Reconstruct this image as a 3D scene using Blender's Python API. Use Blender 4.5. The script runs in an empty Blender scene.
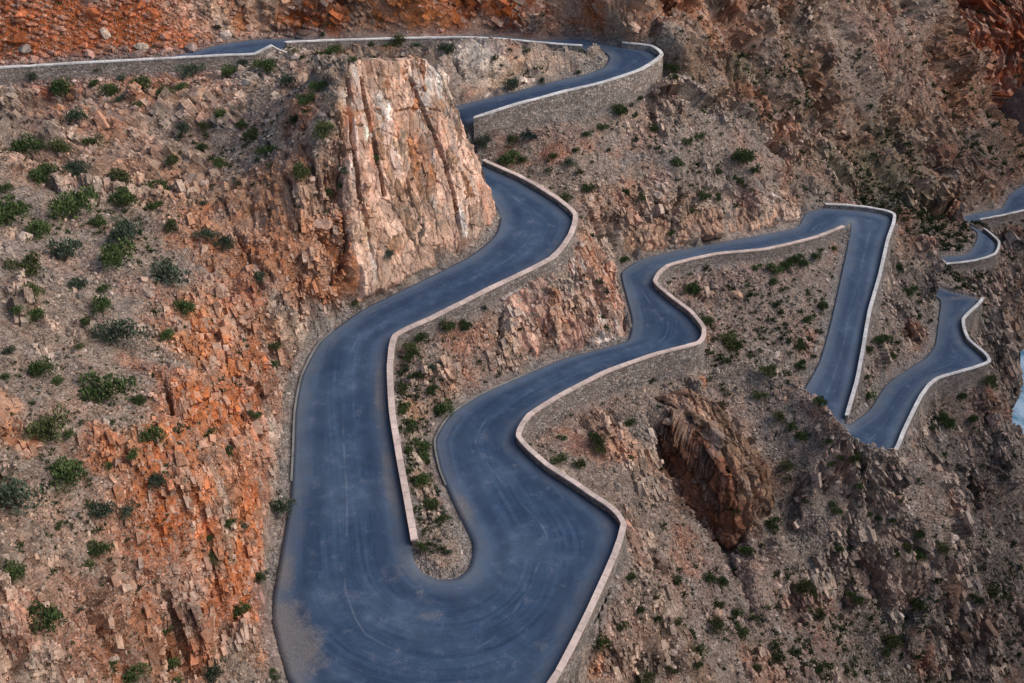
# A mountain road winding down a rocky gorge in hairpins. World units are metres.
ROAD_W = [(-74.0, 110.83, -72.38, 108.43, 58.7), (-65.32, 113.54, -63.87, 111.05, 58.3), (-57.23, 115.99, -55.97, 113.47, 58.0), (-48.63, 118.02, -47.58, 115.49, 57.8), (-40.98, 120.09, -40.04, 117.33, 57.6), (-35.95, 125.14, -34.33, 118.82, 57.4), (-32.02, 127.6, -29.89, 120.15, 57.2), (-28.87, 128.2, -28.2, 125.03, 57.0), (-22.8, 128.94, -22.4, 126.71, 56.75), (-14.43, 130.62, -14.17, 128.22, 56.5), (-5.47, 132.0, -5.36, 129.5, 56.2), (-0.91, 131.97, -0.89, 129.33, 56.0), (3.9, 131.38, 3.82, 128.58, 55.8), (8.89, 132.37, 8.89, 128.15, 55.6), (14.14, 129.87, 11.21, 129.77, 55.3), (17.67, 129.12, 12.22, 127.72, 55.1), (18.66, 126.52, 12.26, 126.45, 54.9), (15.7, 122.1, 11.35, 124.15, 54.7), (11.15, 118.59, 8.75, 122.27, 54.5), (5.67, 116.08, 3.41, 119.97, 54.1), (0.35, 113.62, -1.44, 117.84, 53.6), (-4.37, 111.45, -7.15, 115.98, 52.9), (-6.7, 113.15, -10.39, 115.54, 51.7), (-7.32, 113.02, -11.3, 112.44, 50.5), (-5.88, 111.51, -9.37, 107.43, 49.4), (-3.47, 108.98, -5.64, 105.01, 48.7), (0.9, 105.36, -2.42, 101.37, 48.3), (4.71, 100.98, -1.29, 97.48, 47.9), (6.54, 97.82, -1.68, 94.5, 47.6), (5.84, 93.96, -3.0, 92.29, 47.3), (3.74, 89.73, -4.79, 90.36, 47.0), (-2.15, 85.0, -9.61, 86.33, 46.5), (-7.73, 80.45, -14.6, 82.23, 46.0), (-11.04, 78.19, -17.8, 77.75, 45.5), (-11.19, 73.88, -18.75, 73.19, 45.1), (-10.46, 67.97, -18.65, 68.71, 44.7), (-9.4, 62.66, -17.93, 63.35, 44.3), (-8.34, 57.77, -17.33, 58.4, 44.0), (-7.5, 53.84, -17.04, 52.42, 43.7), (-7.23, 52.6, -16.63, 47.05, 43.5), (-6.65, 51.62, -13.45, 40.38, 43.3), (-5.38, 51.04, -4.99, 36.23, 43.2), (-4.01, 51.22, 1.47, 40.39, 43.1), (-3.1, 52.38, 5.16, 47.76, 43.0), (-2.96, 54.98, 8.37, 56.4, 42.8), (-4.54, 59.29, 5.68, 60.27, 42.6), (-5.99, 63.63, 2.73, 63.47, 42.4), (-6.66, 67.69, 0.34, 67.4, 42.2), (-5.56, 71.48, 1.33, 70.76, 41.9), (-2.97, 74.9, 4.22, 74.15, 41.5), (0.76, 78.2, 8.86, 78.38, 41.1), (5.24, 81.99, 14.09, 82.03, 40.6), (9.38, 84.26, 18.63, 84.49, 40.2), (11.87, 85.96, 19.55, 87.11, 40.0), (12.68, 89.94, 18.81, 90.41, 39.8), (12.56, 95.33, 16.98, 94.23, 39.5), (12.61, 100.72, 15.78, 97.83, 39.2), (15.68, 104.57, 17.9, 102.01, 38.8), (22.82, 108.47, 24.11, 105.69, 38.2), (31.04, 112.64, 30.81, 108.28, 37.4), (36.49, 115.82, 37.68, 112.21, 36.8), (38.85, 120.58, 42.26, 115.99, 36.3), (42.0, 122.75, 44.13, 118.83, 35.9), (47.41, 122.66, 44.6, 119.3, 35.5), (50.73, 121.43, 44.23, 118.12, 35.1), (48.14, 115.46, 42.96, 114.45, 34.5), (45.26, 108.45, 39.77, 105.92, 33.5), (42.41, 102.09, 37.02, 98.74, 32.5), (39.87, 95.28, 34.76, 93.58, 31.5), (38.19, 90.93, 32.17, 89.52, 30.5), (35.89, 85.87, 29.85, 84.91, 29.6), (36.21, 85.81, 30.73, 79.19, 29.0), (37.01, 86.41, 36.63, 79.29, 28.5), (38.01, 87.71, 40.23, 82.0, 28.0), (40.44, 90.39, 42.77, 86.33, 27.4), (44.07, 95.89, 47.12, 93.4, 26.6), (47.56, 99.46, 50.49, 97.46, 26.0), (51.21, 102.83, 58.38, 101.58, 25.5), (53.68, 106.19, 57.84, 106.89, 25.1), (56.67, 113.12, 59.25, 112.22, 24.6), (58.78, 118.48, 64.19, 118.3, 24.0), (58.02, 121.91, 61.02, 122.04, 23.3), (56.64, 125.88, 58.99, 127.82, 22.5), (60.76, 132.19, 61.23, 130.45, 21.6), (65.72, 135.29, 64.9, 132.48, 21.0), (70.15, 137.06, 70.08, 134.37, 20.5), (73.38, 141.69, 74.33, 137.19, 20.0), (75.22, 145.85, 76.89, 141.83, 19.5), (75.2, 149.68, 76.89, 147.55, 18.7), (75.75, 153.8, 75.49, 151.68, 17.8), (79.69, 156.73, 78.89, 153.62, 17.2), (85.5, 159.72, 84.78, 156.55, 16.6), (89.67, 166.27, 90.54, 160.09, 16.0), (96.36, 173.16, 98.88, 168.26, 15.2), (108.38, 182.59, 112.75, 179.49, 14.0)]
TPTS = [(-24.21, 30.4, 59.0), (-25.95, 35.0, 59.5), (-28.56, 41.71, 60.0), (-31.84, 50.07, 60.5), (-37.01, 62.36, 60.0), (-44.53, 80.01, 59.0), (-52.18, 97.85, 57.8), (-57.65, 110.37, 56.6), (-25.19, 24.47, 67.0), (-34.39, 41.83, 67.0), (-51.96, 72.2, 63.0), (-69.91, 102.61, 58.0), (-22.33, 34.85, 53.0), (-23.46, 39.32, 54.5), (-25.28, 45.88, 56.0), (-27.89, 54.51, 57.0), (-32.02, 67.03, 57.0), (-38.28, 85.47, 56.2), (-44.76, 104.94, 55.9), (-19.07, 39.3, 47.0), (-20.35, 43.64, 49.5), (-21.2, 48.49, 51.7), (-22.29, 53.75, 53.2), (-24.46, 60.18, 54.4), (-25.71, 71.09, 54.4), (-30.31, 89.38, 54.2), (-34.74, 107.56, 54.8), (-17.65, 44.14, 45.0), (-18.9, 48.69, 47.7), (-19.34, 53.18, 49.0), (-19.74, 57.42, 50.0), (-20.83, 62.11, 51.0), (-21.51, 68.48, 51.2), (-21.52, 76.7, 50.8), (-20.31, 83.97, 52.8), (-22.42, 91.14, 57.6), (-23.84, 102.62, 59.1), (-17.88, 79.81, 47.7), (-17.25, 83.11, 49.5), (-18.68, 99.8, 64.2), (-18.31, 91.59, 60.5), (-18.35, 87.03, 55.4), (-18.92, 83.5, 52.0), (-21.74, 103.21, 61.7), (-20.19, 90.35, 59.0), (-26.54, 96.08, 56.4), (-27.21, 106.39, 57.6), (-17.76, 83.02, 49.0), (-15.96, 81.97, 46.4), (-8.9, 123.2, 55.3), (-7.53, 119.64, 54.1), (-1.44, 118.46, 54.8), (-3.96, 123.35, 55.5), (3.42, 121.4, 55.2), (7.25, 99.82, 46.4), (9.38, 98.38, 45.7), (10.99, 94.21, 44.0), (11.98, 88.5, 42.0), (-2.31, 81.07, 44.0), (-5.71, 75.69, 43.8), (4.93, 84.33, 44.5), (8.0, 90.18, 45.8), (3.3, 86.81, 45.5), (-0.2, 84.67, 45.1), (6.85, 87.82, 45.7), (3.74, 82.35, 41.8), (0.77, 80.49, 42.4), (7.83, 84.45, 41.3), (10.2, 86.06, 40.8), (-8.2, 71.75, 43.4), (8.88, 85.9, 42.5), (-7.16, 61.76, 43.0), (-1.4, 110.85, 49.7), (5.6, 110.63, 49.8), (12.8, 111.77, 48.0), (13.09, 117.41, 51.3), (10.08, 105.38, 46.0), (14.96, 106.16, 43.0), (20.92, 121.69, 51.5), (18.72, 122.71, 52.4), (20.41, 114.57, 46.7), (21.45, 110.84, 43.2), (22.67, 108.71, 40.0), (31.2, 115.72, 40.7), (31.21, 114.19, 38.4), (37.45, 119.62, 38.7), (38.74, 121.46, 38.2), (29.24, 121.65, 44.8), (37.55, 126.96, 40.2), (14.93, 104.61, 41.2), (16.25, 108.31, 44.5), (22.3, 135.8, 57.0), (23.49, 132.76, 54.0), (28.28, 135.99, 51.5), (30.73, 131.73, 47.5), (34.97, 141.03, 49.7), (37.09, 154.73, 54.0), (24.3, 141.28, 58.0), (16.91, 135.17, 57.2), (16.98, 137.24, 59.2), (52.44, 143.16, 27.5), (53.0, 148.75, 32.5), (53.8, 155.56, 38.0), (54.79, 163.07, 43.5), (56.59, 173.23, 48.5), (41.51, 139.2, 41.5), (44.2, 154.41, 46.5), (34.27, 132.75, 47.8), (68.63, 154.75, 20.7), (70.14, 163.08, 26.0), (71.75, 171.87, 31.5), (73.74, 181.83, 37.0), (78.51, 193.41, 42.5), (78.89, 162.52, 17.7), (83.33, 179.66, 24.5), (87.9, 196.27, 30.0), (83.76, 200.14, 40.5), (92.79, 200.47, 28.5), (97.94, 195.58, 21.0), (101.47, 188.57, 15.5), (107.65, 181.85, 9.0), (90.64, 174.07, 17.0), (92.35, 170.49, 15.7), (106.48, 251.46, 30.0), (126.91, 251.46, 30.0), (141.34, 251.46, 30.0), (115.23, 241.13, 14.0), (129.69, 241.13, 14.0), (127.35, 238.82, -3.0), (121.41, 239.58, -2.0), (141.28, 238.82, -3.0), (52.15, 121.79, 34.0), (53.39, 120.49, 33.8), (55.07, 119.85, 33.7), (57.45, 120.39, 33.4), (57.26, 119.0, 32.2), (56.8, 117.36, 30.7), (55.93, 115.58, 29.0), (54.56, 112.86, 27.6), (53.34, 110.91, 26.7), (51.63, 116.18, 31.4), (52.88, 114.32, 29.0), (49.78, 107.08, 26.8), (50.75, 113.57, 28.7), (44.7, 102.69, 29.8), (53.03, 108.54, 25.8), (44.09, 97.36, 28.0), (50.78, 115.14, 30.8), (59.16, 102.44, 23.0), (54.52, 96.6, 20.7), (64.53, 106.48, 16.0), (72.95, 124.34, 15.0), (72.02, 127.83, 18.0), (80.86, 141.43, 15.0), (87.33, 153.0, 14.0), (85.13, 143.42, 8.0), (71.13, 117.79, 8.0), (68.3, 111.67, 6.5), (65.97, 106.34, 6.5), (70.83, 119.86, 11.0), (77.84, 131.86, 7.0), (49.14, 91.3, 20.5), (52.47, 87.6, 16.0), (57.93, 85.38, 10.0), (60.23, 81.23, 6.0), (54.03, 73.27, 7.0), (56.1, 70.44, 5.0), (23.34, 84.89, 38.5), (28.8, 81.39, 37.7), (30.35, 77.81, 38.0), (31.85, 74.54, 38.2), (34.23, 73.78, 37.0), (36.79, 74.16, 35.3), (43.35, 79.23, 28.0), (26.15, 83.37, 38.1), (24.43, 78.2, 35.8), (27.9, 75.22, 34.5), (32.56, 73.14, 32.5), (38.35, 72.78, 27.5), (44.58, 72.62, 22.0), (32.86, 69.36, 25.5), (27.25, 67.5, 27.5), (26.75, 71.96, 31.0), (14.55, 79.61, 38.2), (16.83, 75.04, 38.4), (19.47, 72.69, 36.7), (20.84, 70.97, 34.5), (21.96, 68.56, 30.4), (15.13, 73.75, 32.2), (17.23, 71.28, 29.0), (20.47, 68.99, 27.0), (17.4, 79.56, 39.1), (22.29, 77.88, 36.7), (24.96, 74.56, 33.8), (25.38, 71.62, 30.0), (26.35, 70.26, 28.0), (12.79, 73.04, 36.4), (12.27, 76.67, 38.3), (7.66, 66.1, 39.0), (11.35, 66.32, 36.4), (12.84, 61.91, 33.5), (10.3, 56.5, 37.0), (6.58, 50.8, 39.0), (5.49, 45.23, 39.0), (15.79, 57.04, 31.5), (14.53, 49.68, 33.0), (21.76, 58.59, 27.0), (24.58, 54.87, 26.0), (29.68, 66.54, 23.0), (30.71, 68.92, 28.7), (39.49, 69.12, 17.0), (37.59, 62.29, 16.0), (-16.16, 97.03, 65.79), (-13.53, 99.08, 65.17), (-10.79, 101.15, 64.44), (-8.32, 102.95, 63.7), (-7.03, 102.4, 61.57), (-5.83, 101.62, 59.28), (-4.71, 100.83, 57.07), (-3.68, 99.96, 54.87), (-2.75, 98.94, 52.6), (-1.91, 97.9, 50.42), (-1.28, 97.07, 48.72), (-2.11, 95.6, 47.96), (-3.55, 93.67, 47.35), (-5.55, 91.25, 46.83), (-7.59, 88.99, 46.52), (-9.66, 87.12, 46.71), (-11.93, 84.88, 46.71), (-14.38, 82.56, 46.81), (-15.29, 84.61, 50.26), (-15.88, 88.0, 54.9), (-16.22, 91.58, 59.48), (-16.28, 94.42, 62.87), (-13.95, 97.12, 63.35), (-11.23, 99.14, 62.59), (-8.88, 100.89, 61.93), (-13.9, 94.54, 60.27), (-11.19, 96.5, 59.45), (-8.37, 98.54, 58.59), (-6.42, 99.95, 58.0), (-13.85, 91.97, 57.21), (-11.15, 93.87, 56.33), (-8.34, 95.85, 55.41), (-5.4, 97.91, 54.45), (-13.8, 89.42, 54.18), (-11.11, 91.26, 53.23), (-8.31, 93.18, 52.25), (-5.38, 95.18, 51.23), (-3.36, 96.56, 50.52), (-13.75, 86.89, 51.16), (-11.07, 88.67, 50.16), (-8.28, 90.53, 49.12), (-5.85, 92.14, 48.21), (-12.39, 85.86, 48.4), (0, 0, 97.0), (-30, 0, 95.0), (-80, 0, 92.0), (40, 0, 88.0), (120, 0, 40.0), (-14, 32, 48.0), (0, 29, 46.0), (6, 30, 43.0), (-25, 20, 63.0), (-5, 15, 70.0), (20, 20, 38.0), (40, 30, 18.0), (60, 30, 4.0), (100, 30, 0.0), (-90, 40, 76.0), (-90, 90, 70.0), (-100, 140, 80.0), (-100, 300, 100.0), (150, 330, 70.0), (0, 330, 110.0), (150, 200, 15.0), (150, 100, 30.0), (150, 0, 30.0), (-13.5, 117, 55.4), (-17, 113, 59.0), (50, 210, 75.0), (0, 200, 100.0), (-60, 200, 105.0), (90, 280, 60.0), (60, 300, 80.0), (95, 210, 3.0), (105, 222, -2.0), (110, 200, 3.0), (84, 215, 10.0), (120, 150, 2.0), (120, 120, 1.0), (110, 60, 0.0)]
RIVER_W = [(102.67, 166.99, 4.0, 7), (94.39, 152.91, 4.0, 7), (87.38, 140.43, 4.0, 7), (83.33, 131.96, 4.0, 5), (79.91, 124.16, 4.0, 5), (75.43, 116.94, 4.0, 7), (73.11, 110.25, 4.0, 7), (72.85, 102.05, 4.0, 7), (72.41, 89.38, 4.0, 7), (69.01, 77.04, 4.0, 7)]
WALLS = [('road_wall', 'R', 0, 6, [1.0, 1.0, 1.0, 0.9, 0.8], 'long low pale stone parapet along the top road at upper left', 0.95), ('road_wall', 'R', 7, 13, [0.4, 0.6, 0.9, 1.6, 2.6, 3.0], 'tan retaining wall holding the topmost road above the pale strata', 0.75), ('road_wall', 'L', 14, 21, [1.0, 2.2, 2.9, 2.9, 2.7, 2.0, 1.2], 'tall curved brick retaining wall round the uppermost hairpin', 0.75), ('road_wall', 'L', 25, 38, [0.5, 0.5, 0.5, 0.8, 0.9, 0.8, 0.6, 0.5, 0.4], 'pinkish coped parapet beside the long bend ending at the gravel island', 0.6), ('road_wall', 'R', 42, 61, [0.8, 1, 1.6, 2.0, 3.0, 1.2, 0.8, 0.8, 0.8], 'long winding pinkish stone parapet from the bottom hairpin up to the middle road', 0.7), ('road_wall', 'L', 62, 70, [0.6, 0.6, 0.6], 'white topped parapet along the straight leg at right centre', 0.6), ('road_wall', 'R', 73, 80, [0.8, 1, 1.5, 1.5, 1.2], 'jagged white topped parapet of the lowest leg at right', 0.6), ('road_wall', 'R', 84, 88, [0.8, 0.8, 0.8], 'small white parapet round the far bend by the gorge', 0.6), ('road_wall', 'R', 90, 93, [0.8, 0.8], 'thin white parapet of the farthest road piece at the right edge', 0.6)]
EXT_W = [(-28.85, 120.8, 57.9), (-27.88, 121.71, 57.4), (-26.64, 122.53, 56.8)]
NOSE = [(-0.89, 85.01, 45.54), (1.0, 86.94, 46.29), (3.34, 88.92, 46.65), (5.58, 91.77, 46.56), (7.46, 95.67, 46.52), (9.23, 101.7, 44.42), (10.0, 98.11, 43.86), (10.75, 93.66, 43.72), (12.12, 95.33, 39.53), (12.05, 88.53, 41.23), (12.02, 86.38, 39.98), (9.96, 85.08, 40.17), (7.32, 83.67, 40.41), (4.76, 82.52, 40.72), (2.25, 80.88, 41.23), (0.29, 80.44, 42.5), (-0.58, 82.19, 43.9)]
PALE = [(12.81, 104.99, 42.06), (14.99, 106.24, 42.85), (18.88, 108.99, 42.35), (23.0, 112.12, 41.75), (28.02, 115.45, 40.61), (32.8, 116.68, 39.66), (38.4, 122.66, 37.17), (38.87, 121.03, 36.97), (37.03, 117.48, 36.65), (32.65, 114.23, 37.29), (27.7, 111.71, 37.81), (22.77, 108.51, 38.75), (18.33, 106.78, 38.62), (15.0, 104.21, 39.74), (13.59, 104.68, 40.39)]
STRATA = [(-9.97, 124.54, 55.35), (-7.68, 128.55, 54.97), (-4.11, 129.16, 55.15), (-0.26, 128.74, 54.12), (4.24, 127.96, 53.41), (8.09, 127.71, 53.68), (5.9, 121.7, 54.39), (2.19, 120.28, 54.16), (-1.44, 118.09, 54.05), (-4.8, 117.22, 53.29), (-6.83, 116.86, 53.11), (-7.23, 101.8, 61.06)]
BLUFF_L = [(13.87, 78.33, 38.7), (15.31, 76.6, 38.6), (16.83, 75.04, 38.4), (18.23, 73.8, 37.6), (19.47, 72.69, 36.7), (20.2, 71.83, 35.6), (20.84, 70.97, 34.5), (21.43, 69.72, 32.5), (21.96, 68.56, 30.4), (21.43, 68.47, 28.5), (20.47, 68.99, 27.0), (18.91, 70.06, 27.8), (17.23, 71.28, 29.0), (16.09, 72.48, 30.5), (15.13, 73.75, 32.2), (14.31, 75.65, 35.4)]
BLUFF_R = [(13.87, 78.33, 38.7), (15.56, 78.89, 39.0), (17.4, 79.56, 39.1), (19.86, 78.91, 38.0), (22.29, 77.88, 36.7), (23.76, 76.33, 35.2), (24.96, 74.56, 33.8), (25.27, 72.98, 32.0), (25.38, 71.62, 30.0), (23.89, 70.14, 29.6), (21.96, 68.56, 30.4), (21.43, 69.72, 32.5), (20.84, 70.97, 34.5), (20.2, 71.83, 35.6), (19.47, 72.69, 36.7), (18.23, 73.8, 37.6), (16.83, 75.04, 38.4), (15.31, 76.6, 38.6)]
FIN3 = [(-16.16, 97.03, 65.79), (-13.53, 99.08, 65.17), (-10.79, 101.15, 64.44), (-8.32, 102.95, 63.7), (-7.03, 102.4, 61.57), (-5.83, 101.62, 59.28), (-4.71, 100.83, 57.07), (-3.68, 99.96, 54.87), (-2.75, 98.94, 52.6), (-1.91, 97.9, 50.42), (-1.28, 97.07, 48.72), (-2.11, 95.6, 47.96), (-3.55, 93.67, 47.35), (-5.55, 91.25, 46.83), (-7.59, 88.99, 46.52), (-9.66, 87.12, 46.71), (-11.93, 84.88, 46.71), (-14.38, 82.56, 46.81), (-15.29, 84.61, 50.26), (-15.88, 88.0, 54.9), (-16.22, 91.58, 59.48), (-16.28, 94.42, 62.87)]
DIRT = [(-3.99, 58.93, 0.341, -0.94, 2.62, 1.0, 1.0), (-11.37, 71.22, 0.091, -0.996, 6.21, 0.9, 0.8), (-9.53, 60.56, 0.212, -0.977, 5.82, 1.0, 0.8), (-5.21, 52.21, 0.991, 0.134, 2.13, 1.6, 0.75), (-17.05, 51.32, 0.044, -0.999, 2.58, 1.6, 1.0), (-15.81, 45.49, 0.329, -0.944, 4.28, 2.8, 1.3), (-15.48, 43.53, 0.544, -0.839, 1.79, 3.6, 1.3), (-8.32, 51.61, 0.871, -0.492, 0.53, 1.2, 0.6), (-5.98, 47.68, 0.994, -0.106, 1.31, 0.5, 0.55), (5.26, 48.32, 0.387, 0.922, 5.31, 0.8, 0.5), (7.61, 56.98, 0.802, -0.597, 0.91, 1.2, 0.5), (61.14, 119.02, 0.981, 0.196, 2.99, 1, 0.6), (60.33, 109.93, 0.721, 0.692, 7.25, 1.2, 0.7), (52.52, 131.63, 0.536, 0.844, 10.98, 1, 0.5)]
CRACKS = [([(-15.06, 97.8, 65.18), (-14.75, 96.58, 63.64), (-14.46, 95.45, 61.98), (-13.8, 93.91, 59.42), (-13.14, 92.2, 56.67), (-12.66, 90.55, 54.18)], 0.27, 0.9), ([(-10.82, 101.17, 63.92), (-10.21, 99.95, 62.37), (-9.53, 99.04, 60.51), (-8.17, 98.0, 57.73), (-6.98, 96.72, 54.88), (-5.87, 94.7, 51.25), (-5.26, 92.73, 48.46)], 0.27, 0.9), ([(-12.64, 99.55, 64.52), (-11.94, 96.69, 60.54), (-10.97, 94.02, 56.3), (-9.99, 91.05, 51.69)], 0.16, 0.35), ([(-10.83, 124.32, 55.41), (-7.41, 99.97, 59.17), (-5.2, 98.13, 54.4), (-3.56, 96.45, 50.59)], 0.2, 0.4), ([(-11.66, 96.72, 60.25), (-9.34, 98.72, 59.92), (-7.41, 99.82, 58.99)], 0.12, 0.25), ([(-15.97, 95.73, 63.9), (-15.45, 92.16, 59.28), (-14.68, 88.86, 54.53), (-13.61, 86.07, 49.56)], 0.3, 0.7), ([(-12.92, 90.08, 53.94), (-10.16, 89.35, 49.89), (-9.21, 88.39, 47.51)], 0.2, 0.4), ([(-24.77, 95.72, 57.65), (-21.74, 89.21, 56.49), (-19.91, 84.78, 53.47)], 0.3, 0.8), ([(-21.98, 95.63, 59.83), (-19.21, 89.68, 58.31), (-18.01, 87.21, 55.36)], 0.3, 0.8), ([(-28.71, 101.34, 56.29), (-23.93, 88.06, 54.9), (-22.01, 82.76, 52.45)], 0.3, 0.7), ([(-28.98, 90.33, 54.83), (-25.48, 84.04, 52.78), (-22.41, 77.84, 51.18)], 0.3, 0.6), ([(-38.45, 101.36, 55.18), (-33.17, 93.07, 54.54), (-28.66, 84.0, 53.35)], 0.3, 0.6), ([(-7.02, 122.43, 55.09), (-5.71, 119.77, 54.18)], 0.3, 0.7), ([(-4.3, 126.56, 54.87), (-2.43, 119.79, 54.21)], 0.3, 0.7), ([(-1.55, 128.65, 53.86), (-0.24, 120.77, 54.47)], 0.25, 0.6), ([(-10.21, 124.44, 55.37), (-7.43, 101.9, 61.39)], 0.3, 0.6), ([(6.65, 94.7, 46.78), (7.19, 88.57, 45.59), (7.87, 85.31, 41.81)], 0.3, 0.8), ([(2.3, 86.67, 45.62), (3.26, 83.53, 42.93), (3.55, 81.91, 41.09)], 0.25, 0.6), ([(9.6, 97.26, 44.12), (10.63, 92.28, 42.15), (11.4, 87.63, 40.13)], 0.25, 0.6), ([(17.26, 78.36, 38.8), (18.67, 73.75, 37.11), (20.94, 70.77, 33.56)], 0.35, 0.9), ([(19.76, 78.1, 37.81), (21.7, 73.9, 35.68), (23.45, 71.85, 32.48)], 0.3, 0.8)]
FIN = [(-16.16, 97.03), (-13.53, 99.08), (-10.79, 101.15), (-8.32, 102.95), (-7.03, 102.4), (-5.83, 101.62), (-4.71, 100.83), (-3.68, 99.96), (-2.75, 98.94), (-1.91, 97.9), (-1.28, 97.07), (-2.11, 95.6), (-3.55, 93.67), (-5.55, 91.25), (-7.59, 88.99), (-9.66, 87.12), (-11.93, 84.88), (-14.38, 82.56), (-15.29, 84.61), (-15.88, 88.0), (-16.22, 91.58), (-16.28, 94.42)]
PAL = {'rubble': (0.37, 0.125, 0.062), 'cream': (0.63, 0.4, 0.28), 'scree': (0.25, 0.19, 0.15), 'grey': (0.27, 0.225, 0.19), 'orange': (0.41, 0.17, 0.085), 'red': (0.36, 0.1, 0.04), 'tan': (0.5, 0.3, 0.195), 'pale': (0.6, 0.45, 0.34), 'white': (0.66, 0.58, 0.5), 'brown': (0.2, 0.115, 0.068), 'dark': (0.13, 0.1, 0.08), 'olive': (0.12, 0.115, 0.07), 'mauve': (0.25, 0.165, 0.13), 'rust': (0.21, 0.085, 0.045), 'pink': (0.46, 0.27, 0.19)}
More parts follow.
